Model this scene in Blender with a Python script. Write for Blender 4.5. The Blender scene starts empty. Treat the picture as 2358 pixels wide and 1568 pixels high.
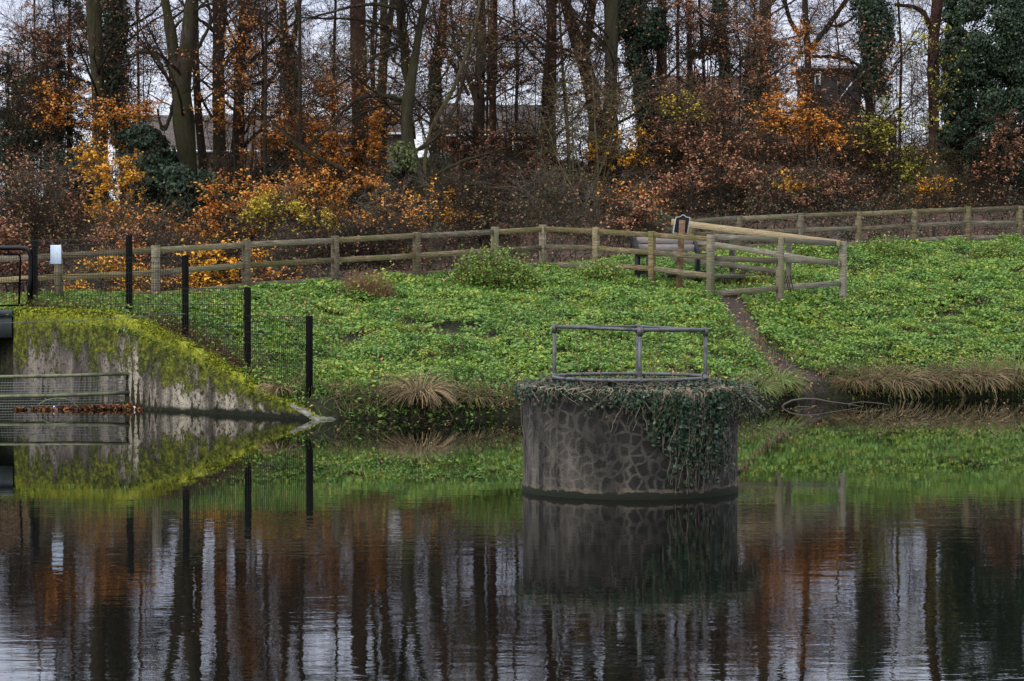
import bpy, math, random
import numpy as np
from mathutils import Vector
R = math.radians
S = bpy.context.scene
COL = S.collection
rng = np.random.default_rng(7)

# ---------------------------------------------------------------- camera, sky, sun, exposure
F = 5460.0; CZ = 2.65; PITCH = math.atan(162 / F)
cam_d = bpy.data.cameras.new('camera'); cam = bpy.data.objects.new('camera', cam_d); COL.objects.link(cam)
cam.location = (0, 0, CZ); cam.rotation_euler = (math.pi / 2 - PITCH, 0, 0)
cam_d.sensor_width = 36; cam_d.lens = 36 * F / 2358; cam_d.clip_start = 0.5; cam_d.clip_end = 1500
S.camera = cam
SUN_EL, SUN_AZ = R(42), R(-62)          # azimuth measured from +Y (view) towards +X ; the sun is behind-left
w = bpy.data.worlds.new('World'); S.world = w; w.use_nodes = True
nt = w.node_tree; nt.nodes.clear()
def wn(t, **k):
    n = nt.nodes.new(t)
    for a, b in k.items(): setattr(n, a, b)
    return n
sky = wn('ShaderNodeTexSky', sky_type='NISHITA', sun_disc=False, sun_elevation=SUN_EL, sun_rotation=R(-150), air_density=1.0, dust_density=3.0)
sks = wn('ShaderNodeVectorMath', operation='SCALE'); sks.inputs['Scale'].default_value = 0.07
nt.links.new(sky.outputs[0], sks.inputs[0])
tc = wn('ShaderNodeTexCoord'); sp = wn('ShaderNodeSeparateXYZ'); nt.links.new(tc.outputs['Generated'], sp.inputs[0])
rmp = wn('ShaderNodeValToRGB'); nt.links.new(sp.outputs['Z'], rmp.inputs[0])
e = rmp.color_ramp.elements
e[0].position = 0.0; e[0].color = (1.0, 1.0, 1.0, 1)
e[1].position = 1.0; e[1].color = (1.8, 1.85, 2.0, 1)
for p_, c_ in ((0.035, (0.86, 0.88, 0.94, 1)), (0.075, (0.70, 0.74, 0.86, 1)), (0.12, (0.58, 0.62, 0.78, 1)), (0.19, (0.82, 0.88, 1.05, 1)), (0.4, (0.98, 1.0, 1.12, 1))):
    q = e.new(p_); q.color = c_
cl = wn('ShaderNodeTexNoise'); cl.inputs['Scale'].default_value = 5.0; cl.inputs['Detail'].default_value = 5
mp = wn('ShaderNodeMapping'); mp.inputs['Scale'].default_value = (1, 1, 4); nt.links.new(tc.outputs['Generated'], mp.inputs[0]); nt.links.new(mp.outputs[0], cl.inputs[0])
clr = wn('ShaderNodeMapRange'); clr.inputs[1].default_value = 0.35; clr.inputs[2].default_value = 0.7; clr.inputs[3].default_value = 0.86; clr.inputs[4].default_value = 1.14
nt.links.new(cl.outputs[0], clr.inputs[0])
cm = wn('ShaderNodeVectorMath', operation='SCALE'); nt.links.new(rmp.outputs[0], cm.inputs[0]); nt.links.new(clr.outputs[0], cm.inputs['Scale'])
mx = wn('ShaderNodeMix', data_type='RGBA'); mx.inputs[0].default_value = 0.88
nt.links.new(sks.outputs[0], mx.inputs[6]); nt.links.new(cm.outputs[0], mx.inputs[7])
bg = wn('ShaderNodeBackground'); bg.inputs[1].default_value = 1.0; nt.links.new(mx.outputs[2], bg.inputs[0])
wo = wn('ShaderNodeOutputWorld'); nt.links.new(bg.outputs[0], wo.inputs[0])
sd = bpy.data.lights.new('sun', 'SUN'); sd.energy = 1.4; sd.angle = R(18); sd.color = (1.0, 0.95, 0.88)
sun = bpy.data.objects.new('sun', sd); COL.objects.link(sun)
sun_dir = Vector((-0.62, -0.60, 0.80)).normalized()      # towards the sun
sun.rotation_euler = sun_dir.to_track_quat('Z', 'Y').to_euler(); sun.location = (-20, -20, 30)
S.view_settings.view_transform = 'Standard'; S.view_settings.look = 'None'
S.view_settings.exposure = 0.6; S.view_settings.gamma = 1.0
S.cycles.max_bounces = 6; S.cycles.diffuse_bounces = 3; S.cycles.glossy_bounces = 3; S.cycles.transparent_max_bounces = 4
S.cycles.caustics_reflective = False; S.cycles.caustics_refractive = False

# ---------------------------------------------------------------- geometry helpers
def P(px, py, Y):
    """point at depth Y seen at photo position px,py (2358-wide reading of the photograph)"""
    a = (px - 1179) / F; b = (784 - py) / F
    dy = math.cos(PITCH) + b * math.sin(PITCH); dz = -math.sin(PITCH) + b * math.cos(PITCH)
    return np.array([a * Y / dy, Y, CZ + dz * Y / dy])
def unit(v): return v / (np.linalg.norm(v, axis=-1, keepdims=True) + 1e-9)

def link_mesh(name, V, Fc, mat, parent=None, smooth=False, uv=None):
    V = np.asarray(V, dtype=np.float32).reshape(-1, 3); Fc = np.asarray(Fc, dtype=np.int32)
    me = bpy.data.meshes.new(name); n, k = Fc.shape
    me.vertices.add(len(V)); me.vertices.foreach_set('co', V.ravel())
    me.loops.add(n * k); me.loops.foreach_set('vertex_index', Fc.ravel())
    me.polygons.add(n); me.polygons.foreach_set('loop_start', np.arange(0, n * k, k, dtype=np.int32))
    me.polygons.foreach_set('loop_total', np.full(n, k, dtype=np.int32))
    if smooth: me.polygons.foreach_set('use_smooth', np.ones(n, dtype=bool))
    if uv is not None:
        l = me.uv_layers.new(name='UVMap'); l.data.foreach_set('uv', np.asarray(uv, dtype=np.float32)[Fc.ravel()].ravel())
    me.update(calc_edges=True)
    if mat is not None: me.materials.append(mat)
    o = bpy.data.objects.new(name, me); COL.objects.link(o)
    if parent is not None:
        o.parent = parent; o.matrix_parent_inverse = parent.matrix_basis.inverted()
    return o

class MB:
    """collects geometry for one mesh (quads)"""
    def __init__(s): s.v = []; s.f = []; s.n = 0
    def add(s, V, Fc):
        V = np.asarray(V, float).reshape(-1, 3); s.v.append(V); s.f.append(np.asarray(Fc, int) + s.n); s.n += len(V); return s
    def bar(s, a, b, w_, h_, up=(0, 0, 1), ends=0.0):
        """rectangular beam from a to b, w_ across, h_ along 'up', with small chamfers"""
        a = np.array(a, float); b = np.array(b, float); d = unit(b - a); up = np.array(up, float)
        sx = unit(np.cross(d, up)); u = unit(np.cross(sx, d)); c = min(w_, h_) * 0.05
        prof = [(-w_/2+c, -h_/2), (w_/2-c, -h_/2), (w_/2, -h_/2+c), (w_/2, h_/2-c), (w_/2-c, h_/2), (-w_/2+c, h_/2), (-w_/2, h_/2-c), (-w_/2, -h_/2+c)]
        ring = lambda p, k=1.0: [p + sx * x * k + u * y * k for x, y in prof]
        V = ring(a, .93) + ring(a + d * c) + ring(b - d * c) + ring(b, .93); fs = []
        for r in range(3):
            for i in range(8):
                j = (i + 1) % 8; fs.append((r*8+i, r*8+j, r*8+8+j, r*8+8+i))
        for o in (0, 24):
            fs += [(o, o+1, o+2, o+7), (o+7, o+2, o+3, o+6), (o+6, o+3, o+4, o+5)]
        return s.add(V, fs)
    def box(s, x0, x1, y0, y1, z0, z1):
        V = [(x, y, z) for z in (z0, z1) for y in (y0, y1) for x in (x0, x1)]
        return s.add(V, [(0,2,3,1), (4,5,7,6), (0,1,5,4), (2,6,7,3), (0,4,6,2), (1,3,7,5)])
    def tube(s, pts, rad, sides=8, cap=True):
        pts = np.asarray(pts, float); rad = np.broadcast_to(np.asarray(rad, float), (len(pts),))
        if cap:
            pts = np.vstack([pts[:1], pts, pts[-1:]]); rad = np.concatenate([[0.0005], rad, [0.0005]])
        V, Fc = tubes(pts[None], rad[None], sides); return s.add(V, Fc)
    def build(s, name, mat, parent=None, smooth=False):
        return link_mesh(name, np.vstack(s.v), np.vstack(s.f), mat, parent, smooth)

def tubes(pts, rad, sides=3):
    pts = np.asarray(pts, float); N, K, _ = pts.shape
    t = np.gradient(pts, axis=1) if K > 2 else np.repeat(pts[:, 1:] - pts[:, :1], 2, axis=1)
    t = unit(t); mean = unit(pts[:, -1] - pts[:, 0] + 1e-6)
    ref = np.where(np.abs(mean[:, 2:3]) > 0.75, np.array([[1., 0.1, 0.]]), np.array([[0., 0.1, 1.]]))[:, None, :]
    n1 = unit(np.cross(t, ref)); n2 = np.cross(t, n1)
    a = np.arange(sides) * 2 * math.pi / sides
    V = pts[:, :, None] + rad[:, :, None, None] * (np.cos(a)[None, None, :, None] * n1[:, :, None] + np.sin(a)[None, None, :, None] * n2[:, :, None])
    idx = np.arange(N * K * sides).reshape(N, K, sides); nx = np.roll(idx, -1, axis=2)
    Fc = np.stack([idx[:, :-1], nx[:, :-1], nx[:, 1:], idx[:, 1:]], -1).reshape(-1, 4)
    return V.reshape(-1, 3), Fc

def grow(p0, d0, L, r0, r1, K, wob, up=0.0, flat=1.0):
    N = len(p0); L = np.broadcast_to(L, (N,)); d = unit(d0); pts = [p0]; sc = np.array([1, 1, flat])
    for k in range(K):
        d = unit(d + wob * rng.normal(size=(N, 3)) * sc + np.array([0, 0, up])); pts.append(pts[-1] + d * (L / K)[:, None])
    t = np.linspace(0, 1, K + 1)[None]
    r0 = np.broadcast_to(r0, (N,))[:, None]; r1 = np.broadcast_to(r1, (N,))[:, None]
    return np.stack(pts, 1), r0 + (r1 - r0) * t

def sprout(pts, rad, n, t0=0.2, t1=1.0, ang=0.9, flat=1.0, upb=0.0):
    N, K, _ = pts.shape; t = rng.uniform(t0, t1, (N, n)) * (K - 1); i = np.minimum(t.astype(int), K - 2); f = (t - i)[..., None]
    rows = np.arange(N)[:, None]; a = pts[rows, i]; b = pts[rows, i + 1]; p = a + (b - a) * f
    d = unit(b - a); r = rad[rows, i]
    q = rng.normal(size=(N, n, 3)) * np.array([1, 1, flat]); q = unit(q - (q * d).sum(-1, keepdims=True) * d)
    nd = unit(d * math.cos(ang) + q * math.sin(ang) + np.array([0, 0, upb]))
    return p.reshape(-1, 3), nd.reshape(-1, 3), r.reshape(-1)

def on_twigs(pts, n, spread):
    N, K, _ = pts.shape; t = rng.uniform(0.15, 1, (N, n)) * (K - 1); i = np.minimum(t.astype(int), K - 2); f = (t - i)[..., None]
    rows = np.arange(N)[:, None]; p = pts[rows, i] * (1 - f) + pts[rows, i + 1] * f
    return p.reshape(-1, 3) + rng.normal(size=(N * n, 3)) * spread

def leaf_quads(C, size, tilt=0.9, nrm=None, aspect=0.62):
    """one rhombic leaf at each centre"""
    n = len(C); size = np.asarray(size) * rng.uniform(0.65, 1.25, n)
    base = np.array([0, 0, 1.0]) if nrm is None else nrm
    m = unit(base + rng.normal(size=(n, 3)) * tilt); q = unit(rng.normal(size=(n, 3))); u = unit(np.cross(m, q)); v = np.cross(m, u)
    a = u * size[:, None] / 2; b = v * (size * aspect)[:, None] / 2; dr = m * (size * 0.12)[:, None]
    V = np.stack([C - a, C - b * 1.0 - a * 0.1 + dr, C + a, C + b - a * 0.1 + dr], 1).reshape(-1, 3)
    return V, np.arange(n * 4).reshape(-1, 4)

def vnoise(x, y, s=1.0, seed=0):
    """cheap smooth 2-D noise in 0..1"""
    x = np.asarray(x, float) * s; y = np.asarray(y, float) * s; xi = np.floor(x).astype(int); yi = np.floor(y).astype(int)
    fx = x - xi; fy = y - yi; fx = fx*fx*(3-2*fx); fy = fy*fy*(3-2*fy)
    def h(a, b):
        v = np.sin(a * 127.1 + b * 311.7 + seed * 74.7) * 43758.5453; return v - np.floor(v)
    return (h(xi, yi)*(1-fx) + h(xi+1, yi)*fx)*(1-fy) + (h(xi, yi+1)*(1-fx) + h(xi+1, yi+1)*fx)*fy

def tag(o, label=None, cat=None, group=None, kind=None):
    if label: o['label'] = label
    if cat: o['category'] = cat
    if group: o['group'] = group
    if kind: o['kind'] = kind
    return o
def thing(name, loc, label, cat, group=None):
    o = bpy.data.objects.new(name, None); COL.objects.link(o); o.location = tuple(float(c) for c in loc)
    bpy.context.view_layer.update() if False else None
    return tag(o, label, cat, group)

# ---------------------------------------------------------------- materials
def mat(name, build, rough=0.85):
    m = bpy.data.materials.new(name); m.use_nodes = True; t = m.node_tree; b = t.nodes['Principled BSDF']
    b.inputs['Roughness'].default_value = rough; b.inputs['Specular IOR Level'].default_value = 0.25
    build(t, b); return m
def N_(t, ty, **k):
    n = t.nodes.new(ty)
    for a, v in k.items():
        if a in n.inputs: n.inputs[a].default_value = v
        else: setattr(n, a, v)
    return n
def ramp(t, fac, stops, interp='LINEAR'):
    r = t.nodes.new('ShaderNodeValToRGB'); r.color_ramp.interpolation = interp; el = r.color_ramp.elements
    while len(el) < len(stops): el.new(0.5)
    for e_, (p_, c_) in zip(el, stops): e_.position = p_; e_.color = (*c_, 1)
    t.links.new(fac, r.inputs[0]); return r.outputs[0]
def coords(t, scale=(1, 1, 1), which='Object'):
    c = t.nodes.new('ShaderNodeTexCoord'); m = t.nodes.new('ShaderNodeMapping'); m.inputs['Scale'].default_value = scale
    t.links.new(c.outputs[which], m.inputs[0]); return m.outputs[0]
def noise(t, vec, scale, detail=4, rough=0.6):
    n = N_(t, 'ShaderNodeTexNoise', Scale=scale, Detail=detail, Roughness=rough); t.links.new(vec, n.inputs['Vector']); return n.outputs['Fac']
def mixc(t, fac, a, b, mode='MIX'):
    m = t.nodes.new('ShaderNodeMix'); m.data_type = 'RGBA'; m.blend_type = mode
    for s, v in ((0, fac), (6, a), (7, b)):
        if hasattr(v, 'node'): t.links.new(v, m.inputs[s])
        else: m.inputs[s].default_value = v if s == 0 else (*v, 1)
    return m.outputs[2]
def mathn(t, op, a, b=0.0, clamp=False):
    m = t.nodes.new('ShaderNodeMath'); m.operation = op; m.use_clamp = clamp
    for s, v in ((0, a), (1, b)):
        if hasattr(v, 'node'): t.links.new(v, m.inputs[s])
        else: m.inputs[s].default_value = v
    return m.outputs[0]
def bump(t, b, h, strength=0.5, dist=0.05):
    n = N_(t, 'ShaderNodeBump', Strength=strength, Distance=dist); t.links.new(h, n.inputs['Height']); t.links.new(n.outputs[0], b.inputs['Normal'])

def leaf_mat(name, cols, trans=0.15, rough=0.6, patch=0.0):
    """every leaf takes its own colour at random out of cols"""
    def f(t, b):
        g = t.nodes.new('ShaderNodeNewGeometry'); fac = g.outputs['Random Per Island']
        if patch:
            v = coords(t); nn = noise(t, v, 0.9, 2); fac = mathn(t, 'ADD', mathn(t, 'MULTIPLY', fac, 1 - patch), mathn(t, 'MULTIPLY', mathn(t, 'MULTIPLY', mathn(t, 'SUBTRACT', nn, 0.3), 2.5, True), patch))
        st = [(i / max(1, len(cols) - 1), c) for i, c in enumerate(cols)]
        c = ramp(t, fac, st); t.links.new(c, b.inputs['Base Color']); b.inputs['Roughness'].default_value = rough
        tr = t.nodes.new('ShaderNodeBsdfTranslucent'); t.links.new(c, tr.inputs[0]); ms = t.nodes.new('ShaderNodeMixShader'); ms.inputs[0].default_value = trans
        t.links.new(b.outputs[0], ms.inputs[1]); t.links.new(tr.outputs[0], ms.inputs[2]); t.links.new(ms.outputs[0], t.nodes['Material Output'].inputs[0])
    return mat(name, f)
LM = dict(
    rust=leaf_mat('rust_leaves', [(.15, .06, .035), (.26, .105, .06), (.40, .19, .115), (.32, .14, .07), (.14, .07, .045), (.46, .24, .13), (.36, .22, .07)]),
    mixed=leaf_mat('mixed_brown_leaves', [(.12, .06, .04), (.24, .11, .065), (.10, .10, .04), (.32, .17, .09), (.04, .06, .03), (.38, .27, .07), (.03, .05, .025), (.15, .15, .06)]),
    orange=leaf_mat('orange_leaves', [(.40, .13, .03), (.58, .21, .04), (.66, .28, .05), (.46, .15, .035), (.62, .36, .05), (.26, .09, .03)]),
    amber=leaf_mat('amber_leaves', [(.60, .22, .03), (.74, .36, .03), (.72, .44, .04), (.60, .26, .04)]),
    yellow=leaf_mat('yellow_leaves', [(.48, .33, .03), (.55, .42, .04), (.42, .38, .05), (.50, .26, .03)]),
    lime=leaf_mat('yellow_green_leaves', [(.30, .30, .04), (.42, .40, .05), (.24, .26, .05), (.35, .24, .05)]),
    dark=leaf_mat('dark_evergreen_leaves', [(.008, .016, .009), (.014, .028, .014), (.022, .042, .020), (.034, .058, .028), (.055, .085, .045)], .06, .5),
    conifer=leaf_mat('conifer_needles', [(.010, .018, .014), (.018, .03, .02), (.022, .036, .02)], .05),
    olive=leaf_mat('olive_leaves', [(.05, .08, .03), (.09, .12, .04), (.14, .15, .05), (.06, .09, .04)]),
    ivy=leaf_mat('ivy_leaves', [(.010, .022, .014), (.018, .04, .022), (.035, .07, .04), (.022, .05, .025), (.08, .11, .06)], .08, .35),
)
def bark(name, dark, light, moss, mossy=0.5):
    def f(t, b):
        v = coords(t, (1, 1, 0.25)); n = noise(t, v, 7, 6, .8); n2 = noise(t, coords(t, (1, 1, .5)), 1.9, 5, .7)
        c = ramp(t, n, [(.3, dark), (.7, light)])
        fac = mathn(t, 'MULTIPLY', mathn(t, 'SUBTRACT', n2, 1 - mossy - .15, True), 4, True)
        t.links.new(mixc(t, fac, c, moss), b.inputs['Base Color']); bump(t, b, n, 1.0, .08)
    m_ = mat(name, f, .95); m_.node_tree.nodes['Principled BSDF'].inputs['Specular IOR Level'].default_value = .05; return m_
BK = dict(
    green=bark('mossy_bark', (.008, .007, .005), (.080, .068, .050), (.040, .042, .018), .45),
    brown=bark('brown_bark', (.012, .009, .007), (.075, .056, .042), (.045, .045, .02), .3),
    red=bark('red_brown_bark', (.020, .010, .008), (.10, .055, .042), (.05, .04, .025), .1),
    dark=bark('dark_bark', (.008, .006, .005), (.035, .027, .021), (.022, .024, .01), .25),
    twig=bark('twig_bark', (.016, .011, .008), (.06, .045, .034), (.055, .055, .022), .3),
    greytwig=bark('grey_twig_bark', (.05, .042, .034), (.15, .125, .10), (.10, .10, .045), .35),
    pale=bark('pale_twig_bark', (.06, .048, .03), (.19, .155, .10), (.11, .11, .04), .4),
)

# ---------------------------------------------------------------- terrain
WA = np.array([-3.4, 41.8]); WD = np.array([-3.8, 3.4])            # wing wall line  WA + t*WD
def wall_t(px):
    a = (px - 1179) / F; return (a * WA[1] - WA[0]) / (WD[0] - a * WD[1])
WTOP = [(-.10, -.15), (.0, -.02), (.145, .25), (.369, .62), (.628, 1.14), (.872, 1.52), (1.0, 1.70), (1.16, 1.84), (1.76, 1.86), (2.6, 1.86)]
def wall_top(t): return np.interp(t, [a for a, _ in WTOP], [b for _, b in WTOP])
SHX = [-14, -10.1, -7.2, -3.4, -3.1, .16, 3.0, 4.7, 5.4, 6.5, 10.8, 16, 40]
SHY = [51.3, 47.9, 45.25, 41.95, 42.15, 42.8, 43.8, 45.7, 47.4, 48.7, 49.7, 51, 55]
SZ0 = [1.8, 1.8, 1.45, .02, .02, .02, .02, .02, .02, .02, .02, .02, .02]
CRX = [-14, -7.2, -5.6, -3.9, -2.17, -.4, .75, 3, 5.8, 9, 14, 40]
CRY = [46.5 + 6, 48.2, 50, 52, 54, 56, 57.3, 59, 60.5, 62, 65.5, 78]
CRZ = [2.0, 2.02, 2.2, 2.31, 2.42, 2.52, 2.66, 2.85, 3.12, 3.18, 3.42, 4.0]
def gz(x, y):
    x = np.asarray(x, float); y = np.asarray(y, float)
    ys = np.interp(x, SHX, SHY); z0 = np.interp(x, SHX, SZ0); yc = np.maximum(np.interp(x, CRX, CRY), ys + 1.5); zc = np.interp(x, CRX, CRZ)
    u = np.clip((y - ys) / (yc - ys), 0, 1); lip = np.where(z0 < .5, .26 * np.clip((y - ys) / .22, 0, 1), 0)
    f = u * (1.25 - .25 * u)
    zb = z0 + lip + (zc - z0 - lip) * f
    bumps = (vnoise(x, y, .6, 3) - .5) * .16 + (vnoise(x, y, 1.7, 5) - .5) * .08
    zb = zb + bumps * np.clip(u * 6, 0, 1) * np.clip((1 - u) * 5, 0, 1)
    # behind the crest: dip, then the wooded hillside
    v = y - yc; valley = np.interp(x, [-10, -2, 3], [1.0, 2.0, 2.5]); valley = np.where(x > 3, zc - .25, valley)
    top = 6.7 + .10 * np.clip(x, -30, 45); hill = valley + (top - valley) * np.clip((v - 5) / 44, 0, 1) ** .9
    zh = zc + (valley - zc) * np.clip(v / 4, 0, 1); zh = np.where(v > 4, hill + (vnoise(x, y, .35, 9) - .5) * .6 * np.clip((v - 4) / 4, 0, 1), zh)
    z = np.where(v > 0, zh, zb)
    return np.where(y < ys, np.maximum(-1.2, -(ys - y) * 3 - .05), z) - np.where((y < ys) & (z0 > .5), 0, 0)
def hit(px, py, y0=38.0, y1=120.0):
    ys = np.linspace(y0, y1, 1600); p0 = P(px, py, 1.0); x = p0[0] * ys; z = CZ + (p0[2] - CZ) * ys; g = np.maximum(gz(x, ys), 0.0)
    k = np.argmax(z <= g); return np.array([x[k], ys[k], g[k]])

xs = np.concatenate([np.linspace(-70, -16, 30), np.linspace(-15.5, 15.5, 240), np.linspace(16, 70, 30)])
ysq = np.concatenate([np.linspace(20, 40, 5), np.linspace(41, 68, 260), np.linspace(68.5, 110, 80), np.linspace(112, 200, 30)])
GX, GY = np.meshgrid(xs, ysq); GZ = gz(GX, GY)
# keep the soil behind the wall line out of the water on the left
Vg = np.stack([GX, GY, GZ], -1).reshape(-1, 3); nx = len(xs); ny = len(ysq)
ii = np.arange(nx * ny).reshape(ny, nx); Fg = np.stack([ii[:-1, :-1], ii[:-1, 1:], ii[1:, 1:], ii[1:, :-1]], -1).reshape(-1, 4)
def f_ground(t, b):
    v = coords(t); n1 = noise(t, v, 1.1, 5); n2 = noise(t, v, 14, 5, .7)
    vor = N_(t, 'ShaderNodeTexVoronoi', Scale=16.0); t.links.new(v, vor.inputs['Vector'])
    lit = ramp(t, vor.outputs['Color'], [(.1, (.02, .012, .009)), (.45, (.08, .04, .026)), (.75, (.14, .065, .04)), (1, (.05, .035, .025))])
    soil = ramp(t, n2, [(.35, (.012, .011, .007)), (.65, (.035, .04, .015))])
    pos = t.nodes.new('ShaderNodeSeparateXYZ'); t.links.new(v, pos.inputs[0])
    k = mathn(t, 'MULTIPLY', mathn(t, 'SUBTRACT', pos.outputs['Y'], mathn(t, 'ADD', mathn(t, 'MULTIPLY', pos.outputs['X'], .9), 59.0)), .5, True)
    t.links.new(mixc(t, k, soil, mixc(t, mathn(t, 'MULTIPLY', mathn(t, 'SUBTRACT', n1, .35), 3, True), (.025, .022, .014), lit)), b.inputs['Base Color'])
    bump(t, b, n2, 1, .08)
ground = tag(link_mesh('ground', Vg, Fg, mat('bank_soil', f_ground, .95), smooth=True), 'grassy bank and leaf-strewn wooded hillside behind the pond', kind='structure')

# ---------------------------------------------------------------- water
def f_water(t, b):
    b.inputs['Base Color'].default_value = (.003, .0035, .003, 1); b.inputs['Roughness'].default_value = .0; b.inputs['IOR'].default_value = 1.38
    b.inputs['Specular IOR Level'].default_value = .5
    a = noise(t, coords(t, (.7, 1.1, 1)), 2.0, 4, .55); c = noise(t, coords(t, (.3, 1, 1)), .8, 2, .5); d = noise(t, coords(t, (.42, 1.25, 1)), 4.2, 3, .6)
    zone = mathn(t, 'MULTIPLY', mathn(t, 'SUBTRACT', noise(t, coords(t, (.10, .45, 1)), .6, 3), .45), 4.0, True)
    pos = t.nodes.new('ShaderNodeSeparateXYZ'); t.links.new(coords(t), pos.inputs[0])
    near = mathn(t, 'MULTIPLY', mathn(t, 'SUBTRACT', 29, pos.outputs['Y']), .22, True)      # the breeze ruffles the open water nearer the camera
    zz = mathn(t, 'ADD', mathn(t, 'MULTIPLY', zone, .30), mathn(t, 'ADD', mathn(t, 'MULTIPLY', near, .85), .05))
    h = mathn(t, 'ADD', mathn(t, 'MULTIPLY', a, .0022), mathn(t, 'ADD', mathn(t, 'MULTIPLY', c, .0016), mathn(t, 'MULTIPLY', d, .0011)))
    h = mathn(t, 'MULTIPLY', h, zz)
    n = N_(t, 'ShaderNodeBump', Strength=1.0, Distance=1.0); t.links.new(h, n.inputs['Height']); t.links.new(n.outputs[0], b.inputs['Normal'])
wm = MB(); wm.add([(-90, 4, 0), (90, 4, 0), (90, 60, 0), (-90, 60, 0)], [(0, 1, 2, 3)])
tag(wm.build('water', mat('pond_water', f_water)), 'dark still pond water with faint ripples', kind='structure')

# ---------------------------------------------------------------- dirt path
ppx = [(1672, 690), (1692, 712), (1708, 742), (1725, 775), (1752, 805), (1790, 838), (1822, 862), (1850, 884), (1885, 900), (1905, 910)]
pc = np.array([hit(a, b) for a, b in ppx]); tt = np.linspace(0, len(pc) - 1, 60)
pcx = np.stack([np.interp(tt, range(len(pc)), pc[:, k]) for k in range(3)], -1)
td = unit(np.gradient(pcx, axis=0)); sd_ = unit(np.cross(td, [0, 0, 1])); wds = .20 + .24 * vnoise(tt, tt * 0, 1.5, 4) + .25 * np.clip((tt - 7.2) / 2, 0, 1)
rows = []
for q in np.linspace(-1, 1, 7):
    r_ = pcx + sd_ * (wds * q)[:, None]; r_[:, 2] = gz(r_[:, 0], r_[:, 1]) + .03 - .02 * abs(q); rows.append(r_)
Vp = np.stack(rows, 1); ip = np.arange(60 * 7).reshape(60, 7); Fp = np.stack([ip[:-1, :-1], ip[:-1, 1:], ip[1:, 1:], ip[1:, :-1]], -1).reshape(-1, 4)
def f_path(t, b):
    v = coords(t); n2 = noise(t, v, 12, 5, .7); t.links.new(ramp(t, n2, [(.3, (.014, .010, .008)), (.55, (.050, .035, .028)), (.75, (.13, .085, .065))]), b.inputs['Base Color']); bump(t, b, n2, 1, .08)
tag(link_mesh('path', Vp.reshape(-1, 3), Fp, mat('bare_mud', f_path), smooth=True), 'narrow muddy path worn down the green bank', kind='structure')
def near_path(x, y, k=1.0):
    d = np.min(np.hypot(x[:, None] - pcx[None, :, 0], y[:, None] - pcx[None, :, 1]) - wds[None] * k, axis=1); return d < 0

# ---------------------------------------------------------------- concrete wing wall
def f_wall(t, b):
    uv = coords(t, (1, 1, 1), 'UV'); s = t.nodes.new('ShaderNodeSeparateXYZ'); t.links.new(uv, s.inputs[0]); U, Vv = s.outputs['X'], s.outputs['Y']
    ob = coords(t); st = noise(t, coords(t, (1.5, .16, 1), 'UV'), 1.5, 5, .62); fine = noise(t, ob, 22, 5, .75); blot = noise(t, coords(t, (1, .6, 1), 'UV'), 2.6, 6, .65)
    conc = ramp(t, mathn(t, 'ADD', mathn(t, 'MULTIPLY', st, .75), mathn(t, 'MULTIPLY', fine, .25)), [(.38, (.035, .03, .026)), (.46, (.15, .13, .105)), (.53, (.34, .30, .235)), (.64, (.52, .47, .36))])
    spk = mathn(t, 'MULTIPLY', mathn(t, 'SUBTRACT', noise(t, ob, 12, 5, .8), mathn(t, 'SUBTRACT', .64, mathn(t, 'MULTIPLY', blot, .25))), 14, True)
    conc = mixc(t, spk, conc, (.035, .035, .02))
    # moss: fades with the distance below the top edge (V), broken by drips
    drip = mathn(t, 'ADD', mathn(t, 'MULTIPLY', noise(t, coords(t, (1.3, .3, 1), 'UV'), 1.5, 5, .7), 2.2), mathn(t, 'MULTIPLY', blot, 1.6))
    lim = mathn(t, 'SUBTRACT', mathn(t, 'MULTIPLY', drip, 1.45), 1.76)
    m = mathn(t, 'MULTIPLY', mathn(t, 'SUBTRACT', mathn(t, 'ADD', lim, mathn(t, 'MULTIPLY', mathn(t, 'SUBTRACT', fine, .5), 1.6)), Vv), 4, True)
    mossc = ramp(t, noise(t, ob, 9, 5, .7), [(.3, (.010, .012, .003)), (.48, (.06, .07, .010)), (.66, (.19, .21, .018))])
    dk = mathn(t, 'MULTIPLY', mathn(t, 'SUBTRACT', mathn(t, 'ADD', U, mathn(t, 'MULTIPLY', st, 3)), 6.6), .8, True); conc = mixc(t, mathn(t, 'MULTIPLY', dk, .6), conc, (.06, .048, .048))
    brt = mathn(t, 'MULTIPLY', mathn(t, 'SUBTRACT', mathn(t, 'MULTIPLY', blot, .75), Vv), 4, True); mossc = mixc(t, mathn(t, 'MULTIPLY', brt, .8), mossc, ramp(t, noise(t, ob, 16, 4, .7), [(.35, (.06, .07, .01)), (.6, (.34, .37, .025))]))
    c = mixc(t, m, conc, mossc)
    z = t.nodes.new('ShaderNodeSeparateXYZ'); t.links.new(ob, z.inputs[0])
    wet = mathn(t, 'MULTIPLY', mathn(t, 'SUBTRACT', mathn(t, 'ADD', .02, mathn(t, 'MULTIPLY', blot, .24)), z.outputs['Z']), 14, True)
    c = mixc(t, wet, c, (.012, .014, .007)); t.links.new(c, b.inputs['Base Color'])
    bump(t, b, mathn(t, 'ADD', fine, mathn(t, 'MULTIPLY', m, mathn(t, 'MULTIPLY', noise(t, ob, 18, 4), 2.0))), .9, .03)
m_wall = mat('mossy_concrete', f_wall, .9)
def f_moss(t, b):
    n = noise(t, coords(t), 8, 5, .7); t.links.new(ramp(t, n, [(.3, (.07, .09, .01)), (.5, (.24, .27, .02)), (.7, (.40, .40, .03))]), b.inputs['Base Color']); bump(t, b, noise(t, coords(t), 40, 3), 1, .04)
m_moss = mat('bright_moss', f_moss, .95)
wall = thing('concrete_wall', (-7, 45, 0), 'mossy concrete wing wall sloping down into the pond beside the weir', 'wall')
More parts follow.
